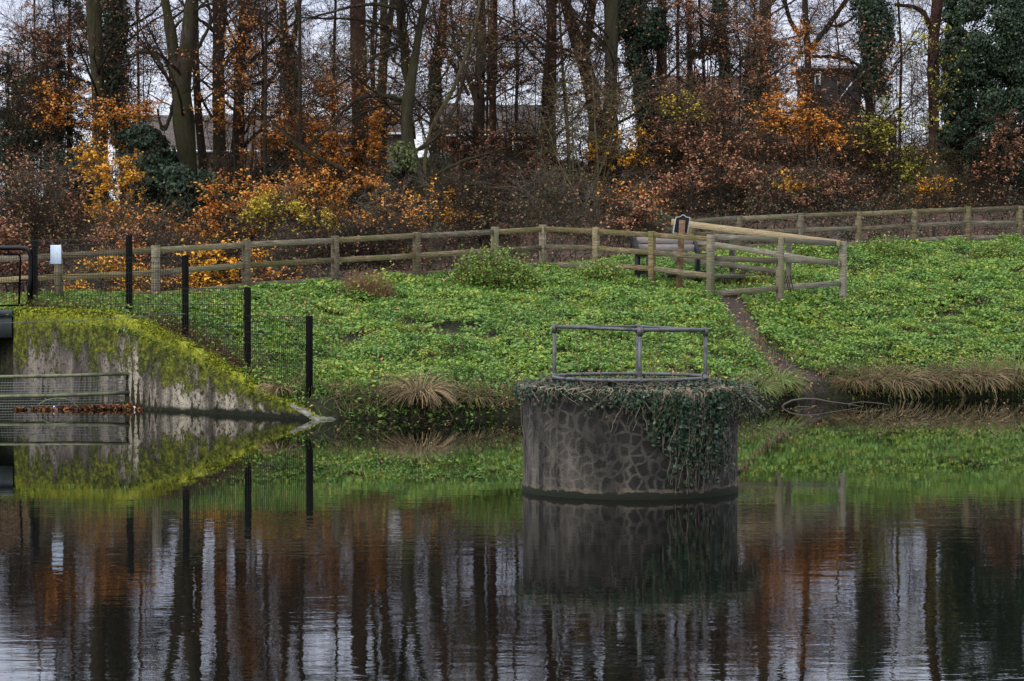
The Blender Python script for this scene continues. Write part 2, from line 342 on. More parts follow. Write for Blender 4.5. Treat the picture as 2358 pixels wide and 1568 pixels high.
nrm2 = unit(np.array([WD[1], -WD[0]]) * -1.0)      # towards the camera side
if nrm2[1] > 0: nrm2 = -nrm2
ts = np.sort(np.concatenate([np.linspace(-.06, 1.75, 120), [.869, .871]]))
def wpt(t, off, z): q = WA + WD * t - nrm2 * off; return (q[0], q[1], z)
Vw = []; UVw = []; Lw = np.linalg.norm(WD); rowsn = 14; TH = .32
for t_ in ts:
    zt = float(wall_top(t_)) + .01; jo = .012 if abs(t_ - .87) < .002 else 0
    for k in range(rowsn):
        z = -0.5 + (zt - .03 + .5) * k / (rowsn - 1); Vw.append(wpt(t_, jo, z)); UVw.append((t_ * Lw, (zt - z) * 2.1 / (zt + .30)))
    Vw.append(wpt(t_, .03, zt)); UVw.append((t_ * Lw, -.03)); Vw.append(wpt(t_, TH, zt + .01)); UVw.append((t_ * Lw, -.3)); Vw.append(wpt(t_, TH, -.5)); UVw.append((t_ * Lw, 1.))
kk = rowsn + 3; iw = np.arange(len(ts) * kk).reshape(len(ts), kk); Fw = np.stack([iw[:-1, :-1], iw[1:, :-1], iw[1:, 1:], iw[:-1, 1:]], -1).reshape(-1, 4)
link_mesh('wall_face', Vw, Fw, m_wall, wall, False, UVw)
# end return at the weir side + toe slab
e_ = MB(); a0 = wpt(1.75, .0, 0); 
e_.add([wpt(1.75, 0, -.5), wpt(1.75, TH, -.5), wpt(1.75, TH, 1.87), wpt(1.75, 0, 1.84)], [(0, 1, 2, 3)]); e_.build('wall_end', m_wall, wall)
def f_slab(t, b):
    n = noise(t, coords(t), 6, 5, .7); t.links.new(ramp(t, n, [(.38, (.05, .055, .03)), (.5, (.13, .13, .10)), (.62, (.24, .235, .20))]), b.inputs['Base Color']); bump(t, b, n, .5, .02)
sl = MB(); A_ = wpt(.148, -.015, .27); B_ = wpt(.16, .42, .33); C_ = P(778, 968, 42.0); D_ = wpt(.0, -.02, -.01)
sl.add([A_, B_, C_, D_, (A_[0], A_[1], A_[2] - .05), (B_[0], B_[1], -.3), (C_[0], C_[1], -.3), (D_[0], D_[1], D_[2] - .05)], [(0, 3, 2, 1), (0, 4, 7, 3), (1, 2, 6, 5), (3, 7, 6, 2)])
sl.build('toe_slab', mat('wet_slab', f_slab, .6), wall)
n = 10000; t_ = rng.uniform(.02, 1.75, n); off = rng.uniform(-.05, .25, n); mz = wall_top(t_) + .015 + .035 * vnoise(t_ * 9, off * 5, 3) - np.where(off < 0, .02 + .10 * rng.random(n) ** 2, 0)
keep = (vnoise(t_ * 14, off * 3, 1, 2) * .6 + vnoise(t_ * 40, off * 10, 1, 3) * .4 > .40) & ((t_ > .3) | (rng.random(n) < t_ * 2.5)); C_m = np.array([wpt(a, b_, c) for a, b_, c in zip(t_[keep], off[keep], mz[keep])])
V_, F_ = leaf_quads(C_m, .05, 1.2); link_mesh('moss', V_, F_, leaf_mat('moss_tufts', [(.05, .065, .01), (.16, .19, .018), (.34, .37, .03), (.24, .27, .025)], .15, .9), wall)

# ---------------------------------------------------------------- metals and timber
def f_blackmetal(t, b):
    n = noise(t, coords(t), 20, 3); t.links.new(ramp(t, n, [(.3, (.0015, .0015, .0015)), (.8, (.005, .005, .005))]), b.inputs['Base Color']); b.inputs['Specular IOR Level'].default_value = .08
m_black = mat('black_powder_coat', f_blackmetal, .8)
m_gate = mat('black_gloss_paint', lambda t, b: b.inputs['Base Color'].__setattr__('default_value', (.004, .004, .005, 1)), .35)
def f_wire(t, b): b.inputs['Base Color'].default_value = (.010, .011, .010, 1)
m_wire = mat('dark_wire', f_wire, .55)
def f_galv(t, b):
    n = noise(t, coords(t), 7, 4); t.links.new(ramp(t, n, [(.35, (.035, .038, .04)), (.5, (.10, .108, .115)), (.65, (.07, .075, .05))]), b.inputs['Base Color']); b.inputs['Metallic'].default_value = .35; b.inputs['Roughness'].default_value = .55
m_galv = mat('weathered_galvanised_steel', f_galv, .5)
def f_algae(t, b):
    n = noise(t, coords(t), 5, 4); t.links.new(ramp(t, n, [(.35, (.05, .06, .04)), (.6, (.15, .16, .085))]), b.inputs['Base Color'])
m_algae = mat('algae_stained_steel', f_algae, .6)
def timber(name, lo, mid, hi, algae):
    def f(t, b):
        v = coords(t, (1, 1, 1)); g = noise(t, coords(t, (1.2, 1.2, 14)), 3, 5, .7); n = noise(t, v, 1.7, 5, .7); f_ = noise(t, v, 40, 3, .7)
        c = ramp(t, mathn(t, 'ADD', mathn(t, 'MULTIPLY', g, .7), mathn(t, 'MULTIPLY', f_, .3)), [(.38, lo), (.5, mid), (.63, hi)])
        k = mathn(t, 'MULTIPLY', mathn(t, 'SUBTRACT', n, .42), 5, True); c = mixc(t, mathn(t, 'MULTIPLY', k, .7), c, algae)
        oi = t.nodes.new('ShaderNodeObjectInfo'); hs = t.nodes.new('ShaderNodeHueSaturation'); t.links.new(c, hs.inputs['Color']); t.links.new(mathn(t, 'ADD', mathn(t, 'MULTIPLY', oi.outputs['Random'], .6), .62), hs.inputs['Value']); t.links.new(mathn(t, 'ADD', mathn(t, 'MULTIPLY', mathn(t, 'FRACT', mathn(t, 'MULTIPLY', oi.outputs['Random'], 7.3)), .5), .7), hs.inputs['Saturation'])
        knot = mathn(t, 'MULTIPLY', mathn(t, 'SUBTRACT', noise(t, coords(t, (1, 1, 1)), 5.5, 2), .70), 20, True)
        t.links.new(mixc(t, mathn(t, 'MULTIPLY', knot, .8), hs.outputs[0], (.02, .016, .01)), b.inputs['Base Color']); bump(t, b, mathn(t, 'ADD', g, f_), .8, .015)
    return mat(name, f, .95)
m_tim = timber('weathered_timber', (.045, .035, .022), (.155, .122, .075), (.31, .25, .165), (.10, .10, .035))
m_tim2 = timber('weathered_grey_timber', (.06, .055, .04), (.17, .155, .115), (.29, .265, .21), (.15, .14, .08))
m_new = timber('new_timber', (.20, .14, .075), (.36, .27, .15), (.50, .39, .23), (.30, .25, .12))
m_oldg = timber('green_mossy_timber', (.015, .016, .008), (.032, .035, .014), (.06, .062, .024), (.04, .05, .014))
m_signpost = timber('brown_sign_timber', (.05, .032, .022), (.13, .085, .058), (.24, .165, .11), (.12, .085, .055))

# ---------------------------------------------------------------- timber fences
def post(root, p, ztop, zbot, w_=.14, mt=None, yaw=.5):
    ln = rng.normal(size=2) * .012; yaw = yaw + rng.normal() * .12; m = MB(); m.bar((p[0], p[1], zbot), (p[0] + ln[0], p[1] + ln[1], ztop + rng.normal() * .008), w_, w_ * .93, (math.sin(yaw), math.cos(yaw), 0)); return m.build('post', mt or m_tim, root)
def rail(root, a, b, h=.115, th=.05, mt=None):
    m = MB(); a = np.array(a); b = np.array(b); jz = rng.normal(size=2) * .008; a = a + [0, 0, jz[0]]; b = b + [0, 0, jz[1]]
    d = unit(b - a); m.bar(a, b, th, h); return m.build('rail', mt or m_tim, root)
def fence(label, spec, fr=(.09, .49, .88), mt=None, w_=.14, group=None, rails_mt=None):
    """spec: (px, top_py, base_py or None, depth)"""
    pts = []
    for px, ty, by, Y in spec:
        a = P(px, ty, Y); pts.append((a, (P(px, by, Y)[2] if by else float(gz(a[0], a[1])))))
    root = thing('wooden_fence', (pts[0][0][0], pts[0][0][1], pts[0][1]), label, 'fence', group)
    for a, zb in pts: post(root, a, a[2], min(zb, float(gz(a[0], a[1]))) - .25, w_, mt)
    for (a, za), (b, zb) in zip(pts[:-1], pts[1:]):
        d = unit(np.array([b[0] - a[0], b[1] - a[1], 0])); e1 = w_ * .52
        for f_ in fr:
            pa = np.array([a[0], a[1], a[2] - (a[2] - za) * f_]) + d * e1; pb = np.array([b[0], b[1], b[2] - (b[2] - zb) * f_]) - d * e1
            rail(root, pa, pb, .12, .045, rails_mt or mt)
    return root
fence('long weathered three-rail timber fence along the bank top behind the black mesh fence',
      [(-90, 590, 712, 50.6), (136, 577, 702, 48.6), (357, 565, 693, 48.3), (567, 554, 672, 50), (771, 543, 658, 52), (960, 533, 646, 54), (1140, 523, 634, 56), (1250, 517, 622, 57.3),
       (1373, 523, 622, 56.0), (1502, 533, 630, 54.7), (1635, 541, 646, 53.2)])
pen = thing('wooden_fence', P(1797, 668, 54.0), 'short grey timber fence closing the lookout corner, with a bright new handrail across it', 'fence')
for px, ty, Y in ((1797, 548, 54.0), (1942, 556, 54.9)):
    a_ = P(px, ty, Y); post(pen, a_, a_[2], float(gz(a_[0], a_[1])) - .25, .15, m_tim2)
for r_ in (((1645, 545, 53.3), (1789, 551, 53.95)), ((1805, 551.5, 54.05), (1934, 562, 54.85)), ((1645, 595, 53.3), (1789, 598, 53.95)), ((1805, 598, 54.05), (1934, 604, 54.85)), ((1645, 675, 53.3), (1789, 663, 53.95)), ((1805, 661, 54.05), (1934, 651, 54.85))):
    rail(pen, P(*r_[0]), P(*r_[1]), .125, .045, m_tim2)
# back rails of the lookout
for px, ty, by, Y, w_ in ((1556, 512, 628, 57.6, .13), (1686, 536, 618, 56.8, .11), (1816, 548, 620, 55.9, .11)):
    a_ = P(px, ty, Y); post(pen, a_, a_[2], float(gz(a_[0], a_[1])) - .2, w_, m_tim2)
rail(pen, P(1547, 512, 57.4), P(1934, 561, 54.75), .15, .05, m_new)['label'] = 'bright unweathered sloping handrail'
rail(pen, P(1556, 548, 57.5), P(1934, 608, 54.8), .12, .05, m_tim2)
rail(pen, P(1556, 594, 57.5), P(1800, 625, 55.9), .12, .05, m_tim2)
sp_ = MB(); a_ = P(1620, 542, 53.15); sp_.bar((a_[0], a_[1], P(1620, 660, 53.15)[2] - .2), a_, .05, .06); o_ = sp_.build('batten', m_new, pen)
fence('weathered timber fence climbing to the frame edge above the green bank', [(1590, 503, 590, 59.8), (1702, 497, 585, 60.6), (1842, 491, 580, 61.5), (1977, 486, 578, 62.4), (2105, 481, 568, 63.3), (2229, 476, 562, 64.3), (2348, 472, 564, 65.4), (2466, 468, 560, 66.6)], fr=(.07, .44, .82), w_=.15)
fence('mossy green timber fence descending the woodland steps beyond the bench', [(1446, 461, 530, 72.0), (1520, 486, 552, 67.5), (1562, 505, 575, 63.0)], mt=m_oldg)

# ---------------------------------------------------------------- black mesh fence on the wing wall
mf = thing('mesh_fence', (-7, 45.5, 1.0), 'black welded mesh fence stepping down along the mossy wall', 'fence')
pp = [(80, 548, 705), (298, 541, 722), (427, 588, 785), (570, 661, 857), (712, 727, 938)]
PD = []
for px, ty, by in pp:
    t_ = float(wall_t(px)) + .06; q = WA + WD * t_ - nrm2 * .30; 
    # shift along the wall so that the post stands where the photograph has it
    for _ in range(5):
        e1 = (px - 1179) / F - q[0] / q[1]; t_ += e1 / ((WD[0] * q[1] - q[0] * WD[1]) / q[1] ** 2); q = WA + WD * t_ - nrm2 * .30
    PD.append((q, P(px, ty, q[1])[2], P(px, by, q[1])[2]))
for q, zt, zb in PD:
    m = MB(); m.bar((q[0], q[1], zb - .2), (q[0], q[1], zt), .095, .095, (nrm2[0], nrm2[1], 0)); m.build('post', m_black, mf)
ptop = [552, 592, 664, 728]
for i in range(4):
    (qa, _, za), (qb, _, zb) = PD[i], PD[i + 1]; zt = P((pp[i][0] + pp[i+1][0]) / 2, ptop[i], (qa[1] + qb[1]) / 2)[2]
    L = np.linalg.norm(qb - qa); nv = int(L / .05); d = (qb - qa) / L; pts = []
    zbm = lambda s_: za + (zb - za) * s_ + .03
    for k in range(1, nv):
        s_ = k / nv; c = qa + d * L * s_ + nrm2 * .06; zz = zbm(s_); zs = [zz, zz + (zt - zz) * .5, zt - .09, zt - .05, zt]
        pts.append([(c[0] + nrm2[0] * (.025 if j == 3 else 0), c[1] + nrm2[1] * (.025 if j == 3 else 0), z) for j, z in enumerate(zs)])
    V_, F_ = tubes(np.array(pts), np.full((len(pts), 5), .0048), 3); m = MB(); m.add(V_, F_)
    z = zt
    while z > max(za, zb) - .8:
        # stop where the wire would run into the ground
        s0 = 0.0
        if z < za: s0 = min(1.0, (za - z) / (za - zb + 1e-6)) if za > zb else 1.0
        if s0 < .95:
            a = qa + d * L * s0 + nrm2 * .064; b = qb + nrm2 * .064; m.tube([(a[0], a[1], z), (b[0], b[1], z)], .0055, 4)
        z -= .10 if z > zt - .05 else .2
    m.build('mesh_panel', m_wire, mf)
# white notice
def f_notice(t, b):
    c = coords(t, (1, 1, 1), 'UV'); s = t.nodes.new('ShaderNodeSeparateXYZ'); t.links.new(c, s.inputs[0])
    st = mathn(t, 'GREATER_THAN', mathn(t, 'FRACT', mathn(t, 'MULTIPLY', s.outputs['X'], 8)), .55)
    t.links.new(mixc(t, mathn(t, 'MULTIPLY', st, .35), (.70, .76, .86), (.25, .42, .70)), b.inputs['Base Color'])
cN = P(137, 586, 46.2); cN[1] = (WA + WD * wall_t(137) - nrm2 * .24)[1]; cN = P(137, 586, cN[1])
dn = np.array([-WD[0], -WD[1], 0]) / Lw; hw = .17; hh = .185; fw = np.array([nrm2[0], nrm2[1], 0])
ns = MB(); c_ = cN + fw * .09
ns.bar(c_ - dn * hw, c_ + dn * hw, .006, hh * 2); no = ns.build('notice_sign', mat('notice_white', lambda t, b: b.inputs['Base Color'].__setattr__('default_value', (.62, .70, .82, 1)), .5))
tag(no, 'small white notice fixed to the black mesh fence above the mossy wall', 'sign')
mk = MB()
def mark(x0, x1, z0, z1, mbb): mbb.bar(c_ + fw * .006 + dn * x0 + np.array([0, 0, (z0 + z1) / 2]), c_ + fw * .006 + dn * x1 + np.array([0, 0, (z0 + z1) / 2]), .004, abs(z1 - z0))
for k in range(9): mark(-.155 + k * .037, -.147 + k * .037, -.18, .18, mk)
o_ = mk.build('blue_stripes', mat('notice_blue', lambda t, b: b.inputs['Base Color'].__setattr__('default_value', (.22, .38, .62, 1)), .5), no)
mk = MB()
for z_ in (.05, .0, -.05): mark(-.13, -.04, z_, z_ + .012, mk)
mark(-.13, -.115, -.05, .062, mk); mark(-.05, -.035, -.05, .062, mk); mark(.05, .065, -.05, .06, mk); mark(.02, .10, -.06, -.047, mk)
mk.build('yellow_lettering', mat('notice_yellow', lambda t, b: b.inputs['Base Color'].__setattr__('default_value', (.70, .66, .35, 1)), .5), no)

# ---------------------------------------------------------------- weir: deck beam, gate, abutment, safety line
def flatm(name, c, r=.7): return mat(name, lambda t, b: b.inputs['Base Color'].__setattr__('default_value', (*c, 1)), r)
def f_beam(t, b):
    n = noise(t, coords(t, (1, 1, 1)), 3, 5); t.links.new(ramp(t, n, [(.35, (.05, .06, .065)), (.65, (.10, .115, .12))]), b.inputs['Base Color'])
wq = wpt(1.75, 0, 0); wr = thing('footbridge', (wq[0] - 1, wq[1], 1.3), 'grey steel footbridge deck ending against the mossy wall', 'bridge')
zb0 = P(15, 777, wq[1])[2]; zb1 = P(15, 714, wq[1])[2]
m = MB(); m.box(-16, wq[0] - .02, wq[1] - .05, wq[1] + .03, zb0 + .0, zb1 - .13); m.build('side_beam', mat('grey_beam', f_beam, .6), wr)
m = MB(); m.box(-16, wq[0] - .01, wq[1] - .09, wq[1] + 1.6, zb1 - .127, zb1); m.build('deck', mat('grey_deck', f_beam, .7), wr)
m = MB(); m.box(-16, wq[0] + .0, wq[1] + .9, wq[1] + 1.3, -.5, zb1 - .13); ab = m.build('culvert_wall', flatm('culvert_painted_shade', (.02, .02, .017), .9)); tag(ab, 'culvert wall under the footbridge, coloured near-black for the shade of the opening', 'wall')  # shade of the opening is painted in as a near-black base colour
ga = thing('metal_gate', (wq[0], wq[1] - .02, zb1), 'black tubular gate frame with fine mesh on the footbridge, seen at the frame edge', 'gate')
Yg = wq[1] - .03; g = lambda px, py: P(px, py, Yg)
m = MB(); arc = [g(-60, 571), g(-20, 571), g(48, 571), g(60, 573), g(67, 579), g(71, 590), g(70, 640), g(66, 702)]; m.tube(arc, .048, 10); m.build('top_rail', m_gate, ga, True)
m = MB(); m.tube([g(-60, 584), g(0, 584), g(40, 585), g(46, 589), g(47, 600), g(44, 700)], .022, 8); m.tube([g(-60, 704), g(60, 703)], .02, 6); m.tube([g(20, 571), g(20, 585)], .015, 6); m.tube([g(46, 645), g(68, 645)], .018, 6); m.build('inner_frame', m_black, ga, True)
m = MB(); x0 = g(-60, 600)[0]; x1 = g(45, 600)[0]; za_ = g(0, 703)[2]; zb_ = g(0, 586)[2]
for x in np.arange(x0, x1, .05): m.tube([(x, Yg, za_), (x, Yg, zb_)], .003, 3)
for z in np.arange(za_, zb_, .2): m.tube([(x0, Yg, z), (x1, Yg, z)], .004, 3)
m.build('mesh_infill', m_wire, ga)
ca = thing('safety_cable', (-7, 44.3, 1.6), 'thin steel cable stretched across the front of the mossy wall to the mesh fence post', 'cable')
m = MB(); e1 = PD[2][0]; pe = P(421, 689 + 0, e1[1] - .08); m.tube([P(-60, 746, 44.0), P(150, 739.5, 44.0), P(330, 729, 43.8), P(368, 724.5, 43.9), P(395, 712, 44.1)], .0055, 5); 
m.tube([P(368, 724.5, 43.9), P(422, 723.5, 44.1)], .0055, 5); m.build('wire', m_galv, ca)
m = MB()
for k in range(9):
    c = P(386 + k * 4.6, 724.2 - k * .2, 44.1 - .01); an = np.linspace(0, 2 * math.pi, 9); vert = k % 2
    m.tube([(c[0] + .028 * math.cos(a), c[1] + (0 if vert else .011 * math.sin(a)), c[2] + (.011 * math.sin(a) if vert else 0)) for a in an], .005, 4, False)
m.build('chain', m_galv, ca)

# ---------------------------------------------------------------- floating debris screen
sc_ = thing('debris_screen', (-8.6, 45.2, 0), 'algae-stained pipe and wire debris screen standing in the water before the wall', 'barrier')
Ya, Yb = 44.7, 45.35
def scp(px, py): 
    Y = Ya + (Yb - Ya) * (px + 60) / 372.; return P(px, py, Y)
m = MB(); m.tube([scp(-60, 869), scp(0, 868), scp(150, 865), scp(308, 860)], .034, 8); m.tube([scp(303, 859.5), scp(316, 859.3)], .048, 10); m.build('top_rail', m_algae, sc_, True)
m = MB(); m.tube([scp(-60, 914), scp(0, 913), scp(120, 911), scp(240, 906.5), scp(305, 903.5)], .036, 8); m.tube([scp(301, 904), scp(314, 903)], .05, 10); m.build('lower_rail', m_algae, sc_, True)
m = MB(); m.tube([scp(312, 860), scp(311, 944)], .028, 8); m.build('end_post', m_algae, sc_, True)
m = MB(); z0_ = -.3; wlist = []
for px in np.arange(-60, 310, 6.6): a = scp(px, 866 - px * .02); wlist.append([(a[0] - .10, a[1] + .02, z0_), (a[0], a[1] + .02, a[2])])
V_, F_ = tubes(np.array(wlist), np.full((len(wlist), 2), .0028), 3); m.add(V_, F_)
for k, y in enumerate(range(876, 944, 6)):
    m.tube([scp(-60, y + 6), scp(100, y + 4.5), scp(306, y)], .0045, 4)
m.build('wire_mesh', flatm('light_wire', (.17, .19, .18), .5), sc_)
# leaves caught along the screen
n = 2200; px_ = rng.uniform(8, 330, n); keep = (vnoise(px_, 0 * px_, .05, 3) * .8 + np.clip((px_ - 120) / 120, 0, .7)) > rng.uniform(.2, .8, n); keep |= np.abs(px_ - 45) < 14; px_ = px_[keep]
C = np.array([P(p_, 941.5, 45.2) for p_ in px_]); C[:, 1] = 45.15 - (px_ < 130) * .2 + rng.normal(size=len(C)) * .10; C[:, 0] = (px_ - 1179) / F * C[:, 1]; C[:, 2] = np.abs(rng.normal(size=len(C))) * .035 * np.clip(px_ / 150, .4, 1) + .006
V_, F_ = leaf_quads(C, .085, .9); tag(link_mesh('floating_leaves', V_, F_, leaf_mat('wet_fallen_leaves', [(.03, .015, .01), (.09, .04, .025), (.20, .09, .055), (.26, .12, .03), (.07, .04, .03)])), 'raft of wet brown leaves caught against the debris screen', kind='stuff')
n = 420; x = rng.uniform(-9, 11, n); y = np.interp(x, SHX, SHY) - rng.random(n) ** 2 * 9 - .1; C = np.stack([x, y, np.full(n, .006)], -1)[(vnoise(x, y, .4, 51) > .4) & (x > -3)]
V_, F_ = leaf_quads(C, .075, .06); tag(link_mesh('drifting_leaves', V_, F_, leaf_mat('drifting_leaf', [(.20, .10, .05), (.36, .24, .10), (.12, .07, .04)])), 'single fallen leaves drifting on the pond near the bank', kind='stuff')
def blob(name, c, r, col_f, lab, cat, sq=(1, 1, 1)):
    m = MB(); K = 9; rr = np.sin(np.linspace(.02, math.pi - .02, K)); zz = -np.cos(np.linspace(.02, math.pi - .02, K))
    pts = [(c[0], c[1], c[2] + z * r * sq[2]) for z in zz]; m.tube(pts, rr * r, 12, True); o = m.build(name, col_f, None, True); return tag(o, lab, cat)
def f_ball(t, b):
    g_ = coords(t); s = t.nodes.new('ShaderNodeSeparateXYZ'); t.links.new(g_, s.inputs[0]); v = mathn(t, 'FRACT', mathn(t, 'MULTIPLY', mathn(t, 'ADD', s.outputs['X'], s.outputs['Z']), 9))
    t.links.new(mixc(t, mathn(t, 'GREATER_THAN', v, .62), (.75, .77, .82), (.03, .05, .25)), b.inputs['Base Color'])
cb = P(126, 941, 44.9); cb[2] = .02; blob('plastic_ball', cb, .062, mat('white_blue_plastic', f_ball, .35), 'small white and blue plastic ball floating among the leaves by the screen', 'litter')
cb = P(310, 938, 45.0); cb[2] = .02; blob('plastic_scrap', cb, .03, flatm('white_plastic', (.7, .7, .72), .4), 'white plastic scrap floating at the screen end', 'litter', (1, 1, 1.8))
m = MB(); a = [P(px, py, 44.6) for px, py in ((80, 944), (92, 929), (108, 921), (128, 917.5), (150, 918), (168, 926), (186, 944))]; m.tube(a, .011, 5)
tag(m.build('bent_stem', m_algae, None, True), 'arched green stem sticking out of the water beside the floating leaves', 'branch')

# ---------------------------------------------------------------- round concrete tank in the water
TX, TY = (1451 - 1179) / F * 28.6, 28.6; TR = 247 / F * 28.6; TZ = 1.245
def f_tank(t, b):
    uv = coords(t, (1, 1, 1), 'UV'); s = t.nodes.new('ShaderNodeSeparateXYZ'); t.links.new(uv, s.inputs[0]); zc = s.outputs['Y']
    wob = t.nodes.new('ShaderNodeTexNoise'); wob.inputs['Scale'].default_value = 5; t.links.new(uv, wob.inputs['Vector'])
    vm = t.nodes.new('ShaderNodeVectorMath'); vm.operation = 'MULTIPLY_ADD'; t.links.new(wob.outputs['Color'], vm.inputs[0]); vm.inputs[1].default_value = (.10, .13, 0); t.links.new(uv, vm.inputs[2])
    mpp = t.nodes.new('ShaderNodeMapping'); mpp.inputs['Scale'].default_value = (1.0, .85, 1); t.links.new(vm.outputs[0], mpp.inputs[0])
    vo = N_(t, 'ShaderNodeTexVoronoi', Scale=8.2); vo.feature = 'DISTANCE_TO_EDGE'; t.links.new(mpp.outputs[0], vo.inputs['Vector'])
    n = noise(t, uv, 3, 5); fine = noise(t, uv, 34, 5, .75); st = noise(t, coords(t, (3.4, .5, 1), 'UV'), 1.2, 6, .65)
    stone = ramp(t, mathn(t, 'ADD', mathn(t, 'MULTIPLY', n, .6), mathn(t, 'MULTIPLY', fine, .4)), [(.35, (.006, .0058, .005)), (.58, (.020, .019, .017)), (.75, (.060, .054, .045))])
    mort = ramp(t, st, [(.3, (.024, .022, .019)), (.55, (.062, .056, .046)), (.75, (.125, .108, .088))])
    mk_ = mathn(t, 'MULTIPLY', mathn(t, 'SUBTRACT', mathn(t, 'MULTIPLY', noise(t, uv, 10, 5, .8), .36), mathn(t, 'ADD', vo.outputs['Distance'], .035)), 11, True); mk_ = mathn(t, 'MULTIPLY', mk_, mathn(t, 'MULTIPLY', mathn(t, 'SUBTRACT', noise(t, uv, 1.9, 4), .26), 3.6, True))
    c = mixc(t, mk_, stone, mort)
    # pale run-off streaks, strongest low on the left half
    low = mathn(t, 'MULTIPLY', mathn(t, 'SUBTRACT', 1.05, zc), 1.5, True); left = mathn(t, 'MULTIPLY', mathn(t, 'SUBTRACT', 2.9, s.outputs['X']), .8, True)
    k = mathn(t, 'MULTIPLY', mathn(t, 'MULTIPLY', mathn(t, 'SUBTRACT', mathn(t, 'ADD', mathn(t, 'MULTIPLY', st, .8), mathn(t, 'MULTIPLY', fine, .2)), .44), 7, True), mathn(t, 'MULTIPLY', low, left))
    c = mixc(t, mathn(t, 'MULTIPLY', k, .55), c, (.19, .17, .145))
    lich = mathn(t, 'MULTIPLY', mathn(t, 'SUBTRACT', noise(t, coords(t, (1, 1, 1), 'UV'), 6.5, 4), .71), 30, True); c = mixc(t, lich, c, (.17, .11, .04))
    e1_ = mathn(t, 'ADD', zc, mathn(t, 'MULTIPLY', mathn(t, 'SUBTRACT', noise(t, uv, 5, 5, .7), .45), .16))
    band = mathn(t, 'MULTIPLY', mathn(t, 'GREATER_THAN', e1_, .085), mathn(t, 'LESS_THAN', e1_, .118)); c = mixc(t, mathn(t, 'MULTIPLY', band, mathn(t, 'MULTIPLY', mathn(t, 'SUBTRACT', st, .40), 4, True)), c, (.13, .11, .07))
    c = mixc(t, mathn(t, 'LESS_THAN', e1_, .08), c, (.012, .014, .008)); t.links.new(c, b.inputs['Base Color'])
    bump(t, b, mathn(t, 'ADD', mathn(t, 'MULTIPLY', fine, 1.0), mathn(t, 'MULTIPLY', n, .6)), .9, .02)
tank = thing('concrete_tank', (TX, TY, 0), 'round dark concrete tower standing in the pond under hanging ivy', 'tank')
NS = 128; zs = [-.6, .03, .06, .1, .4, .8, 1.1, TZ - .02, TZ]; Vt = []; UVt = []
for i in range(NS + 1):
    a = 2 * math.pi * i / NS - math.pi
    for j, z in enumerate(zs):
        r = TR - (.02 if j == 8 else 0) + (.012 if z <= .06 else 0); Vt.append((TX + r * math.sin(a), TY - r * math.cos(a), z)); UVt.append(((a + math.pi) * TR - 1.2, z))
    Vt.append((TX + (TR - .22) * math.sin(a), TY - (TR - .22) * math.cos(a), TZ + .001)); UVt.append((a * TR, 1.3)); Vt.append((TX + (TR - .22) * math.sin(a), TY - (TR - .22) * math.cos(a), .9)); UVt.append((a * TR, 1.5))
K_ = len(zs) + 2; it = np.arange((NS + 1) * K_).reshape(NS + 1, K_); Ft = np.stack([it[:-1, :-1], it[1:, :-1], it[1:, 1:], it[:-1, 1:]], -1).reshape(-1, 4)
UVt = [((u if u is not None else 0), v) for u, v in UVt]
link_mesh('tank_wall', Vt, Ft, mat('stone_pattern_concrete', f_tank, .88), tank, True, UVt)
m = MB(); th = np.linspace(0, 2 * math.pi, 65)[:-1]
m.add([(TX + (TR - .21) * k * math.cos(a), TY + (TR - .21) * k * math.sin(a), 1.0) for k in (.01, 1) for a in th], [(i, (i + 1) % 64, 64 + (i + 1) % 64, 64 + i) for i in range(64)]); m.build('tank_fill', flatm('dark_humus', (.03, .025, .018), .95), tank)
gr = thing('guard_rail', (TX, TY, TZ), 'galvanised tube guard rail on the round concrete tower', 'railing')
RR = .925; C4 = [(-.91, .12), (.071, -RR * .98), (.90, -.12), (.138, RR * .98)]; zt_ = [1.966, 1.952, 1.93, 1.946]; zl = 1.36
m = MB()
for i in range(4):
    a, b = C4[i], C4[(i + 1) % 4]; m.tube([(TX + a[0], TY + a[1], zt_[i]), (TX + b[0], TY + b[1], zt_[(i + 1) % 4])], .022, 10)
m.build('top_rail', m_galv, gr, True)
m = MB(); an = np.linspace(0, 2 * math.pi, 49); m.tube([(TX + RR * math.cos(a), TY + RR * math.sin(a), zl) for a in an], .022, 8, False); m.build('lower_rail', m_galv, gr, True)
for i in range(4):
    a = C4[i]; m = MB(); m.tube([(TX + a[0], TY + a[1], 1.0), (TX + a[0], TY + a[1], zt_[i])], .024, 10)
    m.tube([(TX + a[0], TY + a[1], zt_[i] - .07), (TX + a[0], TY + a[1], zt_[i] + .03)], .034, 10); m.tube([(TX + a[0], TY + a[1], zl - .04), (TX + a[0], TY + a[1], zl + .04)], .034, 10); m.build('post', m_galv, gr, True)
# ivy over the rim
iv = thing('ivy', (TX, TY, TZ), 'ivy with dry straw-coloured stems trailing down over the round concrete tower', 'ivy')
def rim(a, r, z): return np.stack([TX + r * np.sin(a), TY - r * np.cos(a), z], -1)
ns_ = 300; a = np.where(rng.random(ns_) < .62, rng.normal(.52, .42, ns_), rng.uniform(-1.6, 1.7, ns_)); dens = np.exp(-((a - .55) / .42) ** 2)
L = rng.uniform(.05, .22, ns_) + dens * rng.uniform(0.05, 1.15, ns_) ** 1.2 + (rng.random(ns_) < .04) * .4; L = np.minimum(L, 1.22)
K = 12; s = np.linspace(0, 1, K); drift = rng.normal(size=(ns_, 1)) * .10
A = a[:, None] + drift * s + np.cumsum(rng.normal(size=(ns_, K)) * .012, 1); Z = TZ + .03 - L[:, None] * s ** 1.15; Rr = TR + .02 + .05 * np.sin(s * 3.1)[None] * rng.random((ns_, 1)) + .02
